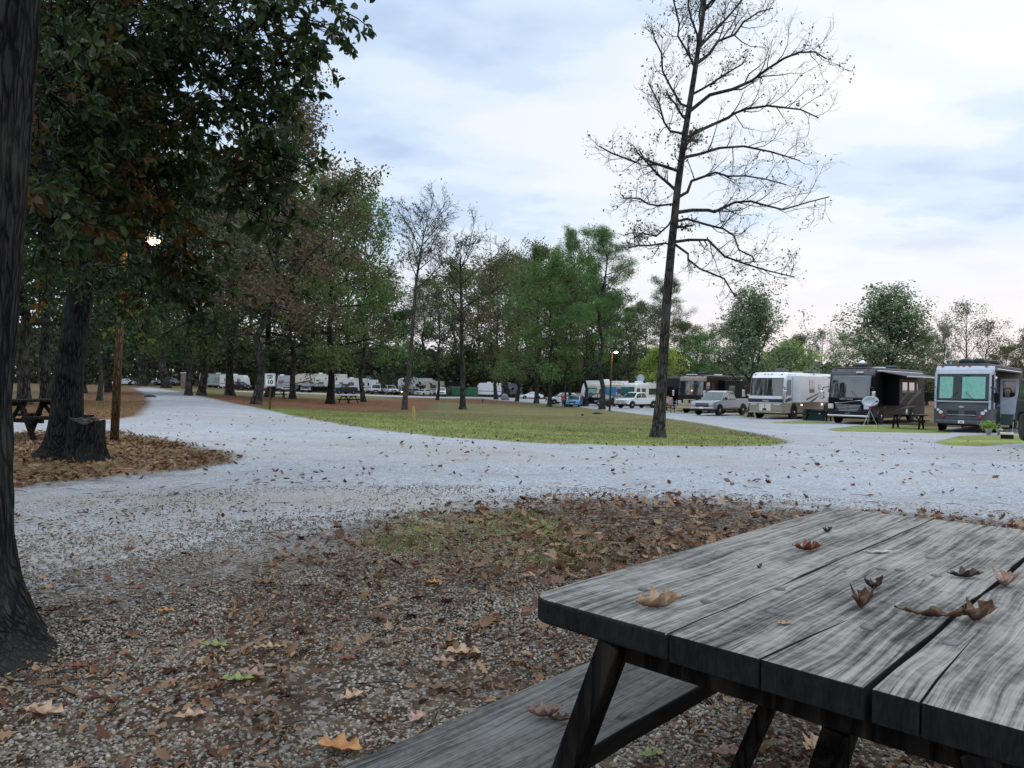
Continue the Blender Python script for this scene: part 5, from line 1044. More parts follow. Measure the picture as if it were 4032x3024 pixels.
# A: the white and grey one at the right
pA = 41; A = rv(cpos(3788, 37, pA), pA, 'white topped grey motorhome with teal curtains and an open door, rightmost', up='charcoal', lo='grey', lz=1.20, cap='lgrey', mask='grey', curtains=True, wsplit=False, group=gM, H=3.42, ws=(1.62, 2.86), bump='grey', ac='charcoal', mir='black')
L = 10.5
for s in (-1, 1):
    mb = MB(); mb.slab([(s * (HW + .012), y, z) for y, z in ((-L / 2 + .30, 1.2), (-L / 2 + .62, 1.2), (-L / 2 + .72, 3.0), (-L / 2 + .50, 3.0))], (s * .012, 0, 0)); mb.build('front_pillar', M['lgrey'], A)
    mb = MB(); mb.beam((s * 1.16, -L / 2 + .02, 1.15), (s * 1.17, -L / 2 + .22, 2.95), .10, .10, (0, 1, 0)); mb.build('front_pillar', M['lgrey'], A, bevel=.03)
frontbox(A, 'nose_trim', -1.15, 1.15, 1.50, 1.56, 'lgrey', L, .02, y=.085)
frontbox(A, 'grille', -.62, -.03, .80, 1.10, 'plastic', L, .02, y=.07); frontbox(A, 'grille', .03, .62, .80, 1.10, 'plastic', L, .02, y=.07); frontbox(A, 'grille_bar', -.6, .6, .86, .885, 'lgrey', L, .03, y=.075); frontbox(A, 'bumper', -1.15, 1.15, .42, .62, 'grey', L, .10, y=.05, bev=.06)
for s in (-1, 1):
    for zz_, xx, rr_, mt in ((1.10, 1.02, .055, 'lamp'), (.98, .90, .075, 'lamp'), (.80, .80, .065, 'redlens')):
        mb = MB(); mb.lathe([(rr_ * 1.25, -.05), (rr_ * 1.2, -.10), (rr_, -.105), (rr_ * .3, -.115)], 14, 'y', (s * xx, -L / 2, zz_)); mb.build('headlight' if mt == 'lamp' else 'signal_light', M[mt], A)
q = frontbox(A, 'license_plate', -.13, .13, .46, .60, 'signwhite', L, .012, y=.155, bev=0); mb = MB(); mb.slab([(-.07, -L / 2 - .172, .52), (-.02, -L / 2 - .172, .56), (.03, -L / 2 - .172, .555), (.08, -L / 2 - .172, .52), (.03, -L / 2 - .172, .495), (-.03, -L / 2 - .172, .50)], (0, -.004, 0)); mb.build('plate_mark', M['redlens'], q)
mb = MB(); mb.slab([(-.16, -L / 2 - .115, 1.27), (0, -L / 2 - .125, 1.33), (.16, -L / 2 - .115, 1.27), (0, -L / 2 - .118, 1.21)], (0, -.012, 0)); mb.build('emblem', M['alu'], A)
sidep(A, 'swoosh', [(-4.9, 1.25), (-3.7, 1.75), (-3.7, 1.92), (-4.9, 1.4)], 'grey'); sidep(A, 'swoosh', [(-4.6, .75), (-3.6, 1.15), (-3.6, 1.25), (-4.6, .9)], 'grey')
sidew(A, -3.9, -3.05, .62, 2.72, 'plastic', 'doorway_shade_panel')  # flat black panel on the wall, painting the shade inside the doorway
mb = MB(); mb.box(HW + .02, HW + .80, -3.06, -3.00, .66, 2.70); dr = mb.build('entry_door', M['lgrey'], A, bevel=.02); mb = MB(); mb.box(HW + .13, HW + .68, -3.08, -2.98, 1.75, 2.58); mb.build('door_window', M['glass'], dr, bevel=.03)
sidew(A, -2.2, -.8, 1.6, 2.5); sidew(A, .2, 1.8, 1.6, 2.5)
mb = MB(); mb.slab([(HW, -3.9, 3.12), (HW, 4.2, 3.12), (HW + 2.1, 4.2, 2.78), (HW + 2.1, -3.9, 2.78)], (0, 0, .03)); aw = mb.build('awning', M['fabric'], A); mb = MB(); mb.tube([(HW + 2.1, -4., 2.79), (HW + 2.1, 4.3, 2.79)], .05, 8); mb.tube([(HW, -4.02, 3.14), (HW, 4.3, 3.14)], .06, 8); mb.build('awning_roller', M['lgrey'], aw)
for y in (-3.95, 4.25): mb = MB(); mb.beam((HW + .02, y, 1.3), (HW + 2.1, y, 2.76), .04, .03); mb.build('awning_arm', M['lgrey'], A)
for x_, y_ in ((-.25, -2.9), (.35, -2.9), (.5, -.2)): mb = MB(); mb.lathe([(.30, 3.40), (.34, 3.5), (.30, 3.66), (.15, 3.73), (.02, 3.74)], 18, o=(x_, y_, 0)); mb.build('roof_dome', M['charcoal'], A, smooth=True)
mb = MB(); mb.lathe([(.04, 3.4), (.04, 3.5), (.17, 3.62), (.17, 3.66)], 14, o=(-.75, -3.9, 0)); mb.build('roof_antenna', M['white'], A)
# B: dark one with the tripod dish
pB = 43; Bv = rv(cpos(3350, 45, pB), pB, 'dark charcoal and black motorhome with an open black awning', up='black', lo='charcoal', lz=.95, cap='grey', mask='black', group=gM, H=3.42, ws=(1.60, 2.92), bump='grey', ac='charcoal', L=11.2, wsplit=False)
L = 11.2
for i in range(5): frontbox(Bv, 'grille_bar', -.72 + i * .045, .72 - i * .045, 1.13 - i * .085, 1.155 - i * .085, 'alu', L, .035, y=.08)
frontbox(Bv, 'grille', -.75, .75, .74, 1.17, 'plastic', L, .02, y=.075); frontbox(Bv, 'bumper', -1.2, 1.2, .44, .56, 'chrome', L, .10, y=.06, bev=.04)
mb = MB(); n = 14
mb.tube([(x, -L / 2 - .11, 1.33 + .07 * sin(x * 2.4) + .02 * x) for x in np.linspace(-.75, .75, n)], .022, 6); mb.build('chrome_trim', M['chrome'], Bv)
for s in (-1, 1): frontbox(Bv, 'headlight', s * .86 if s > 0 else -1.2, s * .86 if s < 0 else 1.2, .90, 1.20, 'lamp', L, .03, y=.03, bev=.05)
frontbox(Bv, 'license_plate', -.14, .14, .60, .72, 'grey', L, .012, y=.165, bev=0)
text('VENTANA', .17, 'lettering', 'alu', Bv, (-.1, -L / 2 - .115, 1.50), (R(90), 0, 0))
q = MB(); q.box(-.28, .12, -L / 2 + .33, -L / 2 + .37, 2.15, 2.55); 
mb = MB(); mb.box(HW + .01, HW + .75, -2.9, .9, 1.12, 2.95); sl_ = mb.build('slide_out', M['black'], Bv, bevel=.03)
for y0, y1, z0, z1 in ((-2.3, -1.3, 1.9, 2.55), (-.9, .2, 1.9, 2.55)): mb = MB(); mb.box(HW + .756, HW + .77, y0, y1, z0, z1); mb.build('window', M['glass'], sl_, bevel=.02)
for pts in ([(-2.8, 1.35), (-.9, 2.05), (-.7, 2.3), (-.75, 1.95), (-2.7, 1.25)], [(-1.5, 1.15), (.85, 2.0), (.85, 1.75), (-.9, 1.15)]): mb = MB(); mb.slab([(HW + .755, y, z) for y, z in pts], (.008, 0, 0)); mb.build('swoosh', M['grey'], sl_)
mb = MB(); mb.box(HW + .752, HW + .757, -2.85, .85, 1.5, 2.9); mb.build('graphic_panel', M['charcoal'], sl_)
for pts in ([(-4.6, .55), (-2.9, 1.0), (-2.9, 1.10), (-4.6, .75)], [(-2.6, .6), (1.2, 1.05), (4, 1.0), (1.0, .9)], [(1.0, 1.2), (4.6, 2.2), (4.6, 1.9), (1.6, 1.1)]): sidep(Bv, 'swoosh', pts, 'grey')
sidew(Bv, -4.1, -3.3, .6, 2.7, 'black', 'entry_door'); sidew(Bv, 1.3, 2.4, 1.8, 2.5); sidew(Bv, 3.0, 3.8, 1.8, 2.5)
mb = MB(); mb.slab([(HW, -3.9, 3.15), (HW, 4.3, 3.15), (HW + 1.5, 4.3, 2.86), (HW + 1.5, -3.9, 2.86)], (0, 0, .03)); aw = mb.build('awning', M['fabric'], Bv); mb = MB(); mb.tube([(HW + 1.5, -4., 2.87), (HW + 1.5, 4.4, 2.87)], .05, 8); mb.tube([(HW + .03, -4.6, 3.20), (HW + .03, 4.8, 3.20)], .055, 8); mb.build('awning_roller', M['lgrey'], aw)
mb = MB(); mb.lathe([(.24, 3.4), (.24, 3.62), (.20, 3.78), (.10, 3.87), (.01, 3.89)], 18, o=(-.1, -3.0, 0)); mb.build('satellite_dome', M['white'], Bv, smooth=True)
mb = MB(); mb.box(-.45, -.05, -L / 2 - .08 + .13, -L / 2 + .1 + .05, 2.3, 2.34)
frontbox(Bv, 'roof_badge', .35, .75, 3.05, 3.13, 'white', L, .02, y=-.33)
# C: white and tan
pC = 43; Cv = rv(cpos(3018, 52, pC), pC, 'white motorhome with tan lower half and black stripe', up='white', lo='tan', lz=1.12, mask='tan', group=gM, H=3.25, ws=(1.62, 2.80), L=10.8, ac='grey')
L = 10.8
mb = MB(); zz_ = [1.18, 1.30, 1.62]
for s, y in ((0, 0),):
    frontbox(Cv, 'white_belt', -1.18, 1.18, 1.40, 1.60, 'white', L, .025, y=.07, bev=.01)
    for a, b in ((-1.2, -.42), (-.40, .42), (.44, 1.2)): frontbox(Cv, 'black_stripe', a, b, 1.16, 1.37, 'navy', L, .03, y=.075, bev=.01)
    frontbox(Cv, 'white_belt', -1.2, 1.2, 1.09, 1.14, 'white', L, .03, y=.07, bev=.01)
text('Knight', .17, 'lettering', 'white', Cv, (.08, -L / 2 - .125, 1.265), (R(90), 0, 0))
for s in (-1, 1): frontbox(Cv, 'headlight', .62 if s > 0 else -1.05, 1.05 if s > 0 else -.62, .96, 1.06, 'lamp', L, .02, y=.05)
frontbox(Cv, 'license_plate', -.16, .12, .60, .74, 'navy', L, .02, y=.09, bev=0); frontbox(Cv, 'bumper', -1.2, 1.2, .42, .50, 'tan', L, .08, y=.06, bev=.03)
frontbox(Cv, 'hatch_panel', -.40, .42, .56, 1.05, 'offwhite', L, .012, y=.082, bev=.005)
sidep(Cv, 'black_stripe', [(-L / 2 + .3, 1.16), (-4.05, 1.30), (-4.05, 1.52), (-L / 2 + .3, 1.37)], 'navy')
mb = MB(); mb.box(HW + .01, HW + .55, -3.9, 1.2, 1.15, 3.02); sl_ = mb.build('slide_out', M['white'], Cv, bevel=.03)
for y0, y1, z0, z1 in ((-2.3, -1.4, 1.85, 2.75), (-.7, -.2, 2.1, 2.45)): mb = MB(); mb.box(HW + .556, HW + .57, y0, y1, z0, z1); mb.build('window', M['glass'], sl_, bevel=.02)
for pts, mt in (([(-2.8, 1.42), (-.7, 1.82), (-.3, 1.95), (-.8, 1.70), (-2.8, 1.30)], 'navy'), ([(-2.3, 1.2), (-.2, 1.75), (-1.2, 1.35), (-1.8, 1.18)], 'grey'), ([(.1, 1.75), (.5, 1.95), (.3, 1.6), (.7, 1.5), (.3, 1.45)], 'navy')): mb = MB(); mb.slab([(HW + .555, y, z) for y, z in pts], (.008, 0, 0)); mb.build('swoosh', M[mt], sl_)
sidep(Cv, 'swoosh', [(1.5, 1.3), (3.5, 1.6), (5.2, 1.55), (5.2, 1.2), (1.5, 1.12)], 'tan'); sidep(Cv, 'swoosh', [(1.3, 2.9), (1.9, 2.7), (2.0, 2.3), (1.7, 2.0), (2.3, 2.4), (2.1, 2.95)], 'grey'); sidew(Cv, 2.6, 3.6, 1.9, 2.6)
for y in (-2.4, 1.4): sidew(Cv, y, y + .22, .92, 1.0, 'headlit', 'side_light')
mb = MB(); mb.tube([(HW + .06, -3.6, 3.05), (HW + .06, 4.2, 3.05)], .07, 8); mb.build('awning_roller', M['white'], Cv)
# D: brown
pD = 40; Dv = rv(cpos(2727, 67, pD), pD, 'dark brown motorhome with a gold lower front behind the silver pickup', up='brown', lo='champ', lz=.95, cap='brownl', mask='brown', group=gM, H=3.45, ws=(1.66, 2.86), L=11.5, ac='charcoal')
L = 11.5
frontbox(Dv, 'grille', -.6, .6, .75, 1.25, 'champ', L, .02, y=.075); frontbox(Dv, 'emblem', -.35, .35, 1.2, 1.24, 'chrome', L, .04, y=.09); frontbox(Dv, 'bumper', -1.2, 1.2, .42, .6, 'champ', L, .10, y=.06, bev=.05)
for s in (-1, 1): frontbox(Dv, 'headlight', .8 if s > 0 else -1.15, 1.15 if s > 0 else -.8, .85, 1.15, 'lamp', L, .03, y=.04, bev=.05)
frontbox(Dv, 'lit_lamp', .12, .24, 1.95, 2.1, 'litwin', L, .02, y=.03)
mb = MB(); mb.box(HW + .01, HW + .6, -2.6, 1.5, 1.1, 3.0); sl_ = mb.build('slide_out', M['black'], Dv, bevel=.03); mb = MB(); mb.box(HW + .606, HW + .62, -1.8, -.5, 1.7, 2.5); mb.build('window', M['glassb'], sl_); sidep(Dv, 'entry_door', [(-4.2, .6), (-3.4, .6), (-3.4, 2.7), (-4.2, 2.7)], 'plastic')
sidep(Dv, 'swoosh', [(2.2, 3.1), (2.6, 3.1), (2.7, 2.0), (3.6, 1.7), (5., 1.7), (5., 1.55), (3.4, 1.5), (2.4, 1.9)], 'offwhite')
# F, G and the ones further away
Fv = rv(cpos(2458, 100, 48), 48, 'small white motorhome behind the white pickup with a roof dish', up='white', lo='white', lz=.9, mask='white', group=gM, H=3.1, ws=(1.45, 2.5), L=9.5, ac='white'); L = 9.5
frontbox(Fv, 'blind', -1.0, 1.0, 1.6, 2.4, 'curtainb', L, .02, y=.02); frontbox(Fv, 'bumper', -1.2, 1.2, .45, .6, 'grey', L, .08, y=.06)
for y0, y1 in ((-3.1, -2.3), (-1.6, .4), (1.2, 2.2)): sidew(Fv, y0, y1, 1.55, 2.4)
mb = MB(); mb.lathe([(.02, 0), (.55, .10)], 18); q = mb.build('roof_dish', M['lgrey'], Fv); q.rotation_euler = (R(80), 0, R(20)); q.location = (-.2, -1.5, 3.75); mb = MB(); mb.tube([(-.2, -1.5, 3.05), (-.2, -1.5, 3.7)], .03, 6); mb.build('dish_mast', M['grey'], Fv)
Gv = rv(cpos(2312, 112, 62), 62, 'cream motorhome with green blind left of the big pine trunk', up='offwhite', lo='offwhite', lz=.9, mask='offwhite', group=gM, H=3.1, ws=(1.45, 2.4), L=9, ac='white'); L = 9
frontbox(Gv, 'blind', -1.0, 1.0, 1.55, 2.3, 'curtain', L, .02, y=.02)
for y0, y1 in ((-3.2, -2.6), (-1.6, .4)): sidew(Gv, y0, y1, 1.6, 2.4)
def trailer(P, phi, label, kind='travel', L=8.5, H=3.1, up='white', stripe='grey', wins=((-2.4, -1.6), (-.6, .6), (2.0, 2.8)), group=None, slide=False, name='travel_trailer', s=1, sw=None):
    t = empty(name, P, -R(phi), label, 'trailer', group)
    prof = [(-L / 2, .55), (-L / 2 - .05, 1.2), (-L / 2 + .15, 2.3), (-L / 2 + .6, H), (L / 2 - .1, H), (L / 2, H - .2), (L / 2, .55)] if kind == 'travel' else \
           [(-L / 2 + 2.3, .55), (-L / 2 + 2.2, 1.45), (-L / 2 + .35, 1.60), (-L / 2 - .05, 1.95), (-L / 2 - .02, 2.45), (-L / 2 + .5, H - .25), (-L / 2 + 1.4, H), (L / 2 - .1, H), (L / 2, H - .25), (L / 2, .55)]
    mb = MB(); mb.prism(prof, lambda z: 1.22); mb.build('body', M[up], t, bevel=.05)
    for sx in (-1, 1):
        for y0, y1 in wins: mb = MB(); mb.box(sx * 1.225, sx * 1.245, y0, y1, 1.6, 2.3); mb.build('window', M['glass'], t, bevel=.02)
        y0 = -L / 2 + (.2 if kind == 'travel' else 2.4); mb = MB(); mb.slab([(sx * 1.224, y0, 1.25), (sx * 1.224, L / 2 - .1, 1.15), (sx * 1.224, L / 2 - .1, 1.30), (sx * 1.224, y0, 1.35)], (sx * .012, 0, 0)); mb.build('stripe', M[stripe], t)
        if kind == 'fifth': mb = MB(); mb.slab([(sx * 1.224, -L / 2 + .2, 1.9), (sx * 1.224, -L / 2 + 3.2, 2.55), (sx * 1.224, -L / 2 + 4, 2.6), (sx * 1.224, -L / 2 + 2.4, 2.1), (sx * 1.224, -L / 2 + .4, 1.7)], (sx * .012, 0, 0)); mb.build('swoosh', M[sw or stripe], t)
        mb = MB(); mb.box(sx * 1.225, sx * 1.25, .9, 1.6, .65, 2.5); mb.build('door', M[up], t, bevel=.02)
        for yc in (.9 + .9, 2.7): wheel(t, sx * 1.05, yc + .3, .36, .22, 'white', sx)
    mb = MB(); mb.box(-.5, .5, -.4, .4, H - .01, H + .25); mb.build('air_conditioner', M['white'], t, bevel=.05)
    if kind == 'travel': mb = MB(); mb.beam((0, -L / 2, .5), (0, -L / 2 - 1.1, .5), .12, .1); mb.tube([(0, -L / 2 - .9, 0), (0, -L / 2 - .9, .55)], .04, 6); mb.build('hitch', M['plastic'], t)
    else: mb = MB(); mb.tube([(.9, -L / 2 + 2.1, 0), (.9, -L / 2 + 2.1, 1.5)], .06, 6); mb.tube([(-.9, -L / 2 + 2.1, 0), (-.9, -L / 2 + 2.1, 1.5)], .06, 6); mb.build('landing_gear', M['plastic'], t)
    if slide: mb = MB(); mb.box(1.2, 1.75, -1.2, 2.2, 1.0, 2.75); o = mb.build('slide_out', M[up], t, bevel=.04); mb = MB(); mb.box(1.755, 1.77, -.4, .6, 1.5, 2.2); mb.build('window', M['glass'], o)
    return t
trailer(cpos(2640, 74, 38, 10), 38, 'glossy dark fifth wheel trailer nose with a silver swirl, left of the brown motorhome', 'fifth', 10, 3.5, 'black', 'grey', group=None, name='fifth_wheel_trailer', sw='alu')
trailer(cpos(2885, 74, 44, 10), 44, 'black and cream trailer showing between the silver pickup and the ornamental tree', 'fifth', 10, 3.6, 'black', 'offwhite', name='fifth_wheel_trailer', sw='offwhite')
chev = car(gnd(2766, 1637) + Vector((sin(R(44)) * 2.95, cos(R(44)) * 2.95, 0)), 44, 'silver_pickup', 'silver grey crew cab pickup in front of the brown motorhome', 'pickup truck', 'silver', 'pickup', grille='plastic'); chev.scale = (1.02, 1.02, 1.02)
car(col(2445, 88) + Vector((sin(R(50)) * 2.95, cos(R(50)) * 2.95, 0)), 50, 'white_pickup', 'white crew cab pickup left of the tallest bare tree', 'pickup truck', 'carwhite', 'pickup', grille='alu', rim='chrome', low='tan')
car(col(2345, 103), 80, 'black_suv', 'black suv behind the big pine trunk', 'car', 'black', 'suv')
car(col(2395, 106), 30, 'pale_green_car', 'pale green grey car between the pine and the lamp post', 'car', 'greenish', 'suv')
car(col(2408, 98), 50, 'dark_car', 'small dark car tucked left of the white pickup', 'car', 'charcoal', 'sedan')
car(col(2262, 97), 12, 'blue_car', 'bright blue car between two slim trunks', 'car', 'blue', 'sedan')
car(col(2240, 112), 60, 'red_car', 'dull red car behind the bright blue one', 'car', 'red', 'suv')
car(col(2215, 108), 80, 'white_car', 'white car nose left of the person in red', 'car', 'carwhite', 'suv')
J = gnd(3990, 1768); jp = car((J.x + .86 + .90 * cos(R(22)) + 1.4 * sin(R(22)), J.y - .90 * sin(R(22)) + 1.4 * cos(R(22)), J.z), 22, 'off_road_car', 'black off road car whose front corner enters at the right edge', 'car', 'charcoal', 'jeep', low='plastic', rim='plastic', z=.05)
for s in (-1, 1):
    mb = MB(); mb.prism([(-1.95, .98), (-1.78, 1.06), (-.95, 1.06), (-.78, .85), (-.92, .85), (-1.02, .96), (-1.7, .96), (-1.85, .88), (-1.98, .86)], lambda z: .17); o = mb.build('fender', M['black'], jp, bevel=.02); o.location = (s * .90, 0, 0)
# far parking row, left to right
gV = 'vehicles in the far parking row'
car(col(490, 168), 80, 'parked_car', 'white car nose at the far end of the left road', 'car', 'carwhite', 'sedan', small=1, group=gV)
car(col(655, 171), 86, 'parked_pickup', 'silver crew cab pickup seen side on at the far left', 'pickup truck', 'lgrey', 'pickup', small=1, group=gV)
car(col(945, 150), -60, 'parked_car', 'dark car at the right end of the white trailer with the open flap', 'car', 'charcoal', 'suv', small=1, group=gV)
car(col(1068, 145), -12, 'parked_suv', 'dark red car directly behind the speed limit sign', 'car', 'red', 'suv', small=1, group=gV)
car(col(1133, 146), -12, 'parked_suv', 'maroon suv right of the dark red car', 'car', 'maroon', 'pickup', small=1, group=gV)
car(col(1207, 146), -12, 'parked_pickup', 'black pickup facing out left of the big beige trailer', 'pickup truck', 'black', 'pickup', small=1, group=gV)
car(col(1262, 150), 80, 'parked_pickup', 'black pickup with one lit headlight under the beige trailer', 'pickup truck', 'black', 'pickup', small=1, lit=1, group=gV)
car(col(1322, 148), -10, 'parked_pickup', 'white pickup right of the broad oak trunk', 'pickup truck', 'carwhite', 'pickup', small=1, group=gV)
car(col(1350, 138), 30, 'parked_car', 'dark fronted truck behind the spreading shrub trunk', 'pickup truck', 'charcoal', 'pickup', small=1, group=gV)
car(col(1482, 150), -8, 'parked_van', 'white van with a dark front', 'van', 'carwhite', 'van', small=1, group=gV, low='plastic')
car(col(1535, 150), -25, 'parked_pickup', 'white cabbed pickup with a black front left of the curved pale trunk', 'pickup truck', 'carwhite', 'pickup', small=1, group=gV, low='plastic')
car(col(1567, 165), -8, 'parked_car', 'blue grey car squeezed left of the white windowed trailer', 'car', 'silver', 'suv', small=1, group=gV)
car(col(1622, 160), 40, 'parked_car', 'dark blue grey sedan with lit headlight right of the curved pale trunk', 'car', 'silver', 'sedan', small=1, lit=1, group=gV)
car(col(1668, 156), 25, 'parked_car', 'white sedan in front of the trailer with black windows', 'car', 'carwhite', 'sedan', small=1, group=gV)
car(col(1737, 152), -5, 'parked_pickup', 'white pickup with a black grille left of the green dumpsters', 'pickup truck', 'carwhite', 'pickup', small=1, group=gV)
car(col(2092, 150), 85, 'parked_car', 'low white car showing between dark trunks', 'car', 'carwhite', 'sedan', small=1, group=gV)
gR = 'white trailers behind the far parking row'
trailer(col(745, 185), -92, 'pale trailer behind the far silver pickup', 'travel', 8, 3.2, 'offwhite', group=gR)
trailer(col(860, 165), -95, 'pale green grey trailer between the paired trunks and the sign', 'travel', 7.5, 3.1, 'greenish', group=gR)
trailer(col(925, 158), -88, 'white trailer with two dark windows left of the dark car', 'travel', 5.5, 3.0, 'white', wins=((-1.6, -.9), (.9, 1.8)), group=gR)
trailer(col(1110, 160), 80, 'grey trailer behind the dark red cars', 'travel', 7, 3.3, 'lgrey', group=gR)
trailer(col(1185, 162), 70, 'dim grey trailer behind the black pickup', 'travel', 5, 2.9, 'grey', group=gR)
trailer(col(1262, 160), 75, 'large beige fifth wheel trailer with dark swooshes', 'fifth', 11, 3.9, 'offwhite', 'plastic', slide=True, name='fifth_wheel_trailer', group=gR)
trailer(col(1385, 158), 85, 'white boxy trailer right of the spreading shrub', 'travel', 6.5, 3.1, 'white', group=gR)
trailer(col(1445, 165), 85, 'small white trailer left of the white van', 'travel', 5, 2.9, 'carwhite', group=gR)
trailer(col(1400, 178), 90, 'pale tall trailer behind the boxy white one', 'fifth', 10, 3.9, 'white', 'lgrey', name='fifth_wheel_trailer', group=gR)
trailer(col(1632, 168), 82, 'white fifth wheel trailer with stacked black windows', 'fifth', 8, 3.7, 'white', 'lgrey', wins=((.2, 1.0), (2.2, 3.0)), name='fifth_wheel_trailer', group=gR)
trailer(col(1706, 168), 88, 'cream trailer behind the white pickup', 'travel', 5, 3.2, 'offwhite', group=gR)
trailer(col(1925, 160), 84, 'white trailer behind the signpost right of the dumpsters', 'travel', 5.2, 3.0, 'white', wins=(), group=gR)
trailer(col(2005, 170), 90, 'pale trailer behind the grey covered mound', 'travel', 6, 3.0, 'lgrey', wins=(), group=gR)
trailer(col(2385, 125), 70, 'white trailer roof behind the blue screen', 'travel', 8, 3.6, 'white', group=gR)
trailer(col(1775, 175), 80, 'dim grey trailer left of the green dumpsters', 'travel', 6, 3.2, 'grey', group=gR)
# ------------------------------------------------------------------ street furniture and small things
def dumpster(P, rz, label):
    t = empty('dumpster', P, rz, label, 'dumpster', 'green dumpsters'); mb = MB(); mb.prism([(-.8, .15), (-.95, .3), (-.95, 1.45), (.95, 1.85), (.95, .15)], lambda z: 1.0); mb.build('container', M['green'], t, bevel=.03)
    for s in (-1, 1): mb = MB(); mb.slab([(s * .02, -.98, 1.47), (s * .98, -.98, 1.47), (s * .98, .97, 1.87), (s * .02, .97, 1.87)], (0, 0, .05)); mb.build('lid', M['boxgreen'], t); mb = MB(); mb.box(s * 1.0, s * 1.09, -.5, .5, .9, 1.05); mb.build('fork_sleeve', M['green'], t)
    for x in (-.7, 0, .7): mb = MB(); mb.box(x - .04, x + .04, -1.0, -.94, .3, 1.42); mb.build('rib', M['green'], t)
    return t
d1 = dumpster(col(1797, 158), R(8), 'left green dumpster, half hidden by a trunk'); d1.scale = (1, 1, 1.12)
d2 = dumpster(col(1857, 157), R(-20), 'right green dumpster with a shadowed side'); d2.scale = (1.1, 1, 1.08)
def lamp_post(P, top, lab, r, arm, lampmat, glow, big):
    t = empty('lamp_post', P, 0, lab, 'street lamp', 'lit lamps on wooden poles'); tl = Vector(top) - Vector(P); mb = MB(); mb.tube([(0, 0, -.2), tl * .5, tl], [r, r * .85, r * .7], 10); mb.build('pole', M['wood_pole'], t, smooth=True)
    a0 = tl - tl.normalized() * .12; a1 = a0 + Vector((arm, 0, .10)); mb = MB(); mb.tube([a0, a0 + Vector((arm * .5, 0, .12)), a1], r * .28, 6); mb.build('arm', M['alu'], t)
    mb = MB(); mb.lathe([(.16 * big, .02), (.14 * big, .07), (.05 * big, .12), (.03 * big, .16)], 14, o=tuple(a1)); h = mb.build('lamp_head', M['alu'], t, smooth=True)
    mb = MB(); mb.lathe([(.02, -.09 * big), (.09 * big, -.06 * big), (.13 * big, .0), (.13 * big, .02)], 14, o=tuple(a1)); mb.build('bulb', M[lampmat], h, smooth=True)
    l = bpy.data.lights.new('lamp', 'POINT'); l.energy = glow; l.color = (1, .66, .33); l.shadow_soft_size = .12; lo = bpy.data.objects.new('lamp_light', l); C.objects.link(lo); lo.location = Vector(P) + a1 + Vector((0, 0, -.18)); return t
Bp = gnd(448, 1736); lamp_post(Bp, at(492, 938, Bp.y), 'near wooden lamp pole right of the stump, its lamp glowing through leaves', .078, .50, 'litewarm', 28, 1.3)
Bp = gnd(2400, 1619); lamp_post(Bp, at(2410, 1386, Bp.y), 'far wooden lamp pole with a lit lamp beside the tall full pine', .10, .40, 'litefar', 60, 1.5)
# speed limit sign
Sg = gnd(1062, 1612); st_ = empty('speed_limit_sign', Sg, R(17), 'white speed limit 10 sign on a wooden post at the lawn edge', 'sign'); top = at(1063, 1470, Sg.y).z - Sg.z
mb = MB(); mb.beam((0, 0, -.2), (.03, 0, top - .02), .09, .09, (0, 1, 0)); mb.build('post', M['wood_pole'], st_)
def rrect(w, h, r): return [(sx * (w / 2 - r) + r * cos(R(a)), sz * (h / 2 - r) + r * sin(R(a))) for sx, sz, a0 in ((1, 1, 0), (-1, 1, 90), (-1, -1, 180), (1, -1, 270)) for a in (a0, a0 + 30, a0 + 60, a0 + 90)]
pc = top - .31; mb = MB(); mb.slab([(x, -.075, pc + z) for x, z in rrect(.49, .62, .05)], (0, .012, 0)); pn = mb.build('sign_panel', M['signwhite'], st_)
o_ = rrect(.455, .585, .04); i_ = rrect(.425, .555, .03); n = len(o_); mb = MB(); mb.add([(x, -.079, pc + z) for x, z in o_] + [(x, -.079, pc + z) for x, z in i_], [(i, (i + 1) % n, (i + 1) % n + n, i + n) for i in range(n)]); mb.build('border', M['black'], pn)
for s, sz, dz, bo in (('SPEED', .105, .19, .004), ('LIMIT', .105, .085, .004), ('10', .27, -.12, .010)): text(s, sz, 'lettering', 'black', pn, (0, -.080, pc + dz), (R(90), 0, 0), .002, bo)
Sg.x  # stake on the lawn
Pk = gnd(1632, 1657); tp_ = at(1628, 1600, Pk.y); mb = MB(); mb.beam((0, 0, -.1), tuple(tp_ - Pk), .10, .06, (0, 1, 0)); o = mb.build('wooden_stake', M['stake']); o.location = Pk; tag(o, 'short yellow new lumber stake leaning on the lawn', 'stake')
# grey covered mound, kiosk, utility boxes
def mound(P, w_, h_, dpt, name, lab, cat, mt, seed=1):
    mb = MB(); n = 22; m = 9; vs = []
    for j in range(m):
        f = j / (m - 1); r = cos(f * pi / 2) ** .45; 
        for i in range(n): a = 2 * pi * i / n; q = 1 + .12 * MN.noise(Vector((cos(a) * 1.5 + seed, sin(a) * 1.5, f * 2))); vs.append((cos(a) * r * w_ / 2 * q, sin(a) * r * dpt / 2 * q, f * h_))
    mb.add(vs, [(j * n + i, j * n + (i + 1) % n, (j + 1) * n + (i + 1) % n, (j + 1) * n + i) for j in range(m - 1) for i in range(n)] + [tuple(range(n))]); o = mb.build(name, M[mt], smooth=True); o.location = P; return tag(o, lab, cat)
mound(col(1988, 128), 1.5, 1.15, 1.2, 'boulder', 'rounded grey boulder between the thin island trunks', 'boulder', 'greytarp')
mound(gnd(2352, 1631), .85, .16, .3, 'fallen_log', 'low dark log lying on the grass below the big pine', 'log', 'bark'); mound(gnd(2294, 1637), .22, .14, .2, 'debris_clump', 'tiny dark clump on the grass left of the log', 'debris', 'bark')
mound(gnd(590, 1564), .9, .2, .5, 'leaf_heap', 'little heap of leaves on the far left road', 'leaf heap', 'bark')
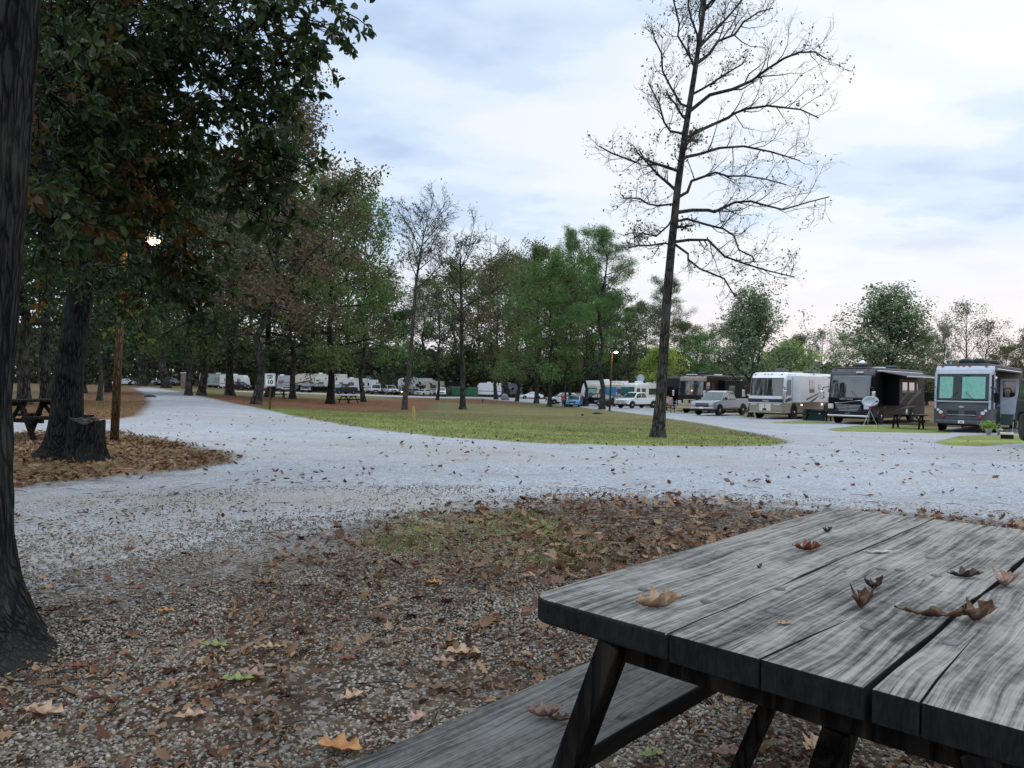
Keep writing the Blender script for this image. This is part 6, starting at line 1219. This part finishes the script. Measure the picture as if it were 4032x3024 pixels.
for px, d, w_, h_, lab in ((525, 172, 2.4, 2.0, 'pale yellow bush left of the far silver pickup'), (568, 175, 1.8, 2.4, 'pale yellow bush close against the far silver pickup'), (1508, 168, 2.6, 3.0, 'pale bush between the white van and the pickup with black front'), (1770, 160, 2.2, 2.2, 'yellowish bush left of the green dumpsters')):
    rg = np.random.default_rng(px); P = col(px, d); p = rg.normal(size=(900, 3)) * np.array([w_ * .24, w_ * .2, h_ * .2]) + np.array([0, 0, h_ * .48]); p = p[p[:, 2] > .05]; o = link('bush', leaf_mesh('bush', p, rg.uniform(.15, .3, len(p)), SH4, rg), M['f_pale']); o.location = P; tag(o, lab, 'bush')
P = col(724, 112); t = empty('notice_kiosk', P, R(20), 'brick pillar with a pale cap at the far bend of the road', 'pillar'); mb = MB(); mb.box(-.42, .42, -.35, .35, 0, 2.3); mb.build('shaft', M['brownl'], t, bevel=.02); mb = MB(); mb.box(-.5, .5, -.43, .43, 2.3, 2.45); mb.build('cap', M['lgrey'], t, bevel=.02)
P = col(3206, 50); t = empty('utility_box', P, R(-24), 'dark green utility box in front of the white and tan motorhome', 'utility box')
mb = MB(); mb.box(-.68, .68, -.45, .45, 0, .62); mb.build('cabinet', M['boxgreen'], t, bevel=.02); mb = MB(); mb.box(-.71, .71, -.48, .48, .62, .68); mb.build('lid', M['boxgreen'], t, bevel=.02); mb = MB(); mb.box(.30, .42, -.462, -.45, .42, .52); mb.build('warning_plate', M['signwhite'], t)
# satellite dish on a tripod
P = col(3426, 40.5); t = empty('satellite_dish', P, R(-10), 'grey satellite dish on a tripod in front of the dark motorhome', 'satellite dish')
for a in (200, 340, 90): mb = MB(); mb.tube([(.0, 0, .95), (cos(R(a)) * .42, sin(R(a)) * .42, 0)], .016, 6); mb.build('tripod_leg', M['alu'], t)
mb = MB(); mb.tube([(0, 0, .5), (0, 0, 1.25)], .022, 6); mb.build('mast', M['grey'], t)
mb = MB(); n = 24; vs = [(0, .10, 0)]; 
for f in (.35, .7, 1.): vs += [(cos(2 * pi * i / n) * .44 * f, .10 - .10 * f * f, sin(2 * pi * i / n) * .29 * f) for i in range(n)]
fs = [(0, 1 + i, 1 + (i + 1) % n) for i in range(n)] + [(1 + j * n + i, 1 + j * n + (i + 1) % n, 1 + (j + 1) * n + (i + 1) % n, 1 + (j + 1) * n + i) for j in range(2) for i in range(n)]
mb.add(vs, fs); o = mb.build('reflector', M['lgrey'], t, smooth=True); o.location = (0, -.05, 1.42); o.rotation_euler = (R(-12), R(-8), 0); s_ = o.modifiers.new('t', 'SOLIDIFY'); s_.thickness = .015
mb = MB(); mb.tube([(.05, -.02, 1.2), (.22, -.42, 1.42)], .012, 6); mb.box(.17, .27, -.48, -.40, 1.39, 1.46); mb.build('feed_arm', M['plastic'], t); mb = MB(); mb.box(-.05, .06, -.06, .05, .98, 1.12); mb.build('clamp', M['redlens'], t)
# plants, chairs and bits by the right motorhome
def pot(px, py, w_, lab, plant, green='f_yel', d=33.5):
    P = gnd(px, py); t = empty('potted_plant' if plant else 'flower_pot', P, 0, lab, 'plant pot'); mb = MB(); mb.lathe([(.10 * w_, 0), (.17 * w_, .30 * w_), (.19 * w_, .31 * w_), (.17 * w_, .33 * w_)], 16); mb.build('pot', M['lgrey'], t, smooth=True)
    if plant: rg = np.random.default_rng(int(px)); p = rg.normal(size=(260, 3)) * np.array([.18, .18, .10]) * w_ + np.array([0, 0, .50 * w_]); link('foliage', leaf_mesh('foliage', p, rg.uniform(.07, .13, len(p)), SH6, rg), M[green], t)
    return t
pot(3893, 1712, .85, 'pale pot with yellow green foliage at the foot of the right motorhome', True); pot(3936, 1712, .8, 'empty white pot beside the leafy one', False)
def chair(px, py, rz, mt, lab, d=None):
    P = gnd(px, py); t = empty('folding_chair', P, rz, lab, 'chair'); mb = MB(); mb.slab([(-.26, -.22, .42), (.26, -.22, .42), (.26, .22, .38), (-.26, .22, .38)], (0, 0, .02)); mb.build('seat', M[mt], t); mb = MB(); mb.slab([(-.26, .22, .42), (.26, .22, .42), (.26, .36, .92), (-.26, .36, .92)], (0, .02, 0)); mb.build('backrest', M[mt], t)
    for s in (-1, 1): mb = MB(); mb.tube([(s * .27, -.24, 0), (s * .27, .26, .55)], .012, 5); mb.tube([(s * .27, .26, 0), (s * .27, -.24, .55)], .012, 5); mb.build('leg', M['alu'], t)
chair(3918, 1702, R(-60), 'pinkcloth', 'pink patterned folding chair beside the plant pots'); chair(3962, 1705, R(-40), 'boxgreen', 'dark green folding chair right of the pink one')
for px, py, dz, lab in ((3570, 1663, .76, 'white bottle standing on the dark picnic table'), (3622, 1680, .46, 'white bottle on the bench end of the dark picnic table')):
    P = col(3578, 40.5); r = ray(px, 1700); mb = MB(); mb.lathe([(.05, 0), (.055, .12), (.05, .2), (.02, .26), (.02, .30)], 10); o = mb.build('bottle', M['white'], smooth=True); o.location = (P.x + (px - 3578) / F * 40.5 * .6, P.y + (px - 3578) * -.004, P.z + dz); tag(o, lab, 'bottle')
P = at(3960, 1742, 29); P = gnd(3965, 1728); t = empty('storage_crate', P, R(-30), 'low white and brown crate behind the black off road car', 'crate'); mb = MB(); mb.box(-.2, .2, -.12, .12, 0, .16); mb.build('box', M['brown'], t, bevel=.01); mb = MB(); mb.box(-.22, .22, -.14, .14, .16, .23); mb.build('lid', M['offwhite'], t, bevel=.01)
# blue screen, red cloth on a table, step stool
P = col(2402, 104); t = empty('privacy_screen', P, R(-18), 'bright blue cloth screen left of the small white motorhome', 'screen'); n = 16; vs = [(x, .06 * sin(x * 5), z) for x in np.linspace(-.95, .95, n) for z in (1.15, 2.55)]; mb = MB(); mb.add(vs, [(2 * i, 2 * i + 2, 2 * i + 3, 2 * i + 1) for i in range(n - 1)]); o = mb.build('cloth', M['bluetarp'], t); s_ = o.modifiers.new('t', 'SOLIDIFY'); s_.thickness = .01
for s in (-1, 1): mb = MB(); mb.tube([(s * .97, 0, 0), (s * .97, 0, 2.6)], .025, 6); mb.build('pole', M['alu'], t)
P = col(2640, 69.2); mb = MB(); vs = []; n = 8
for i in range(n):
    for j in range(6): vs.append((-.22 + .44 * i / (n - 1) * (1 - j * .04), -.03 * sin(i * 1.7) - .02 * j, .95 - j * .15))
mb.add(vs, [(i * 6 + j, (i + 1) * 6 + j, (i + 1) * 6 + j + 1, i * 6 + j + 1) for i in range(n - 1) for j in range(5)]); o = mb.build('hanging_towel', M['pinkcloth'], smooth=True); o.location = P + Vector((0, 0, .45)); tag(o, 'pink and red towel hanging under the dark trailer nose', 'towel'); s_ = o.modifiers.new('t', 'SOLIDIFY'); s_.thickness = .02
P = col(2656, 68); t = empty('step_ladder', P, R(-35), 'small white step ladder beside the dark trailer nose', 'ladder')
for s in (-1, 1): mb = MB(); mb.beam((s * .22, -.2, 0), (s * .18, .1, 1.2), .04, .03); mb.build('rail', M['alu'], t)
for i in range(4): mb = MB(); mb.box(-.21, .21, -.18 + i * .075, -.06 + i * .075, .2 + i * .27, .23 + i * .27); mb.build('step', M['alu'], t)
# person in red beside the slim trunk
def person(P, rz, H=1.70):
    J = {'pel': (0, 0, .95), 'sp': (0, .01, 1.12), 'ch': (0, .0, 1.32), 'nk': (0, -.01, 1.48), 'hd': (0, -.03, 1.58), 'tp': (0, -.02, 1.70), 'fc': (0, -.07, 1.60)}
    for s, n_ in ((-1, 'l'), (1, 'r')):
        J.update({n_ + 'hp': (s * .10, 0, .90), n_ + 'kn': (s * .12, -.02 + s * .08, .49), n_ + 'an': (s * .12, .03 + s * .10, .08), n_ + 'to': (s * .14, -.14 + s * .10, .03), n_ + 'sh': (s * .19, 0, 1.40), n_ + 'el': (s * .27, .03, 1.13), n_ + 'wr': (s * .24, -.12, .93), n_ + 'pm': (s * .235, -.15, .87)})
        for i in range(4): J['%sf%d' % (n_, i)] = (s * (.215 + i * .014), -.17, .80 - (i in (1, 2)) * .012)
        J[n_ + 'th'] = (s * .19, -.17, .84)
    rad = {'pel': .13, 'sp': .12, 'ch': .14, 'nk': .055, 'hd': .075, 'tp': .055, 'fc': .04, 'hp': .09, 'kn': .06, 'an': .042, 'to': .035, 'sh': .065, 'el': .042, 'wr': .028, 'pm': .030, 'th': .009}
    E = [('pel', 'sp'), ('sp', 'ch'), ('ch', 'nk'), ('nk', 'hd'), ('hd', 'tp'), ('hd', 'fc')]
    for n_ in 'lr': E += [('pel', n_ + 'hp'), (n_ + 'hp', n_ + 'kn'), (n_ + 'kn', n_ + 'an'), (n_ + 'an', n_ + 'to'), ('ch', n_ + 'sh'), (n_ + 'sh', n_ + 'el'), (n_ + 'el', n_ + 'wr'), (n_ + 'wr', n_ + 'pm'), (n_ + 'pm', n_ + 'th')] + [(n_ + 'pm', '%sf%d' % (n_, i)) for i in range(4)]
    def skin(name, keys, edges, scale, mt, par, root='pel'):
        ks = list(keys); me = bpy.data.meshes.new(name); me.from_pydata([J[k] for k in ks], [(ks.index(a), ks.index(b)) for a, b in edges], []); o = link(name, me, M[mt], par); md = o.modifiers.new('skin', 'SKIN'); md.use_smooth_shade = True
        sv = me.skin_vertices[0].data
        for i, k in enumerate(ks): r_ = rad.get(k, rad.get(k[1:], .009)) * scale; sv[i].radius = (r_, r_ * (.8 if k in ('ch', 'sp', 'pel') else 1)); sv[i].use_root = (k == root)
        o.modifiers.new('sub', 'SUBSURF').levels = 1; o.modifiers['sub'].render_levels = 1; return o
    t = empty('person', P, rz, 'person in a red top and dark trousers standing by the blue car', 'person')
    skin('body', J.keys(), E, 1., 'skin', t)
    kt = ['sp', 'ch', 'nk', 'lsh', 'lel', 'rsh', 'rel', 'pel']; skin('red_top', kt, [e for e in E if e[0] in kt and e[1] in kt], 1.14, 'redcloth', t, 'ch')
    kt = ['pel', 'lhp', 'lkn', 'lan', 'rhp', 'rkn', 'ran']; skin('trousers', kt, [e for e in E if e[0] in kt and e[1] in kt], 1.16, 'denim', t)
    mb = MB(); mb.lathe([(.082, 1.60), (.088, 1.66), (.07, 1.73), (.02, 1.765)], 14, o=(0, .0, 0)); mb.build('hair', M['brown'], t, smooth=True)
person(col(2217, 93), R(40))
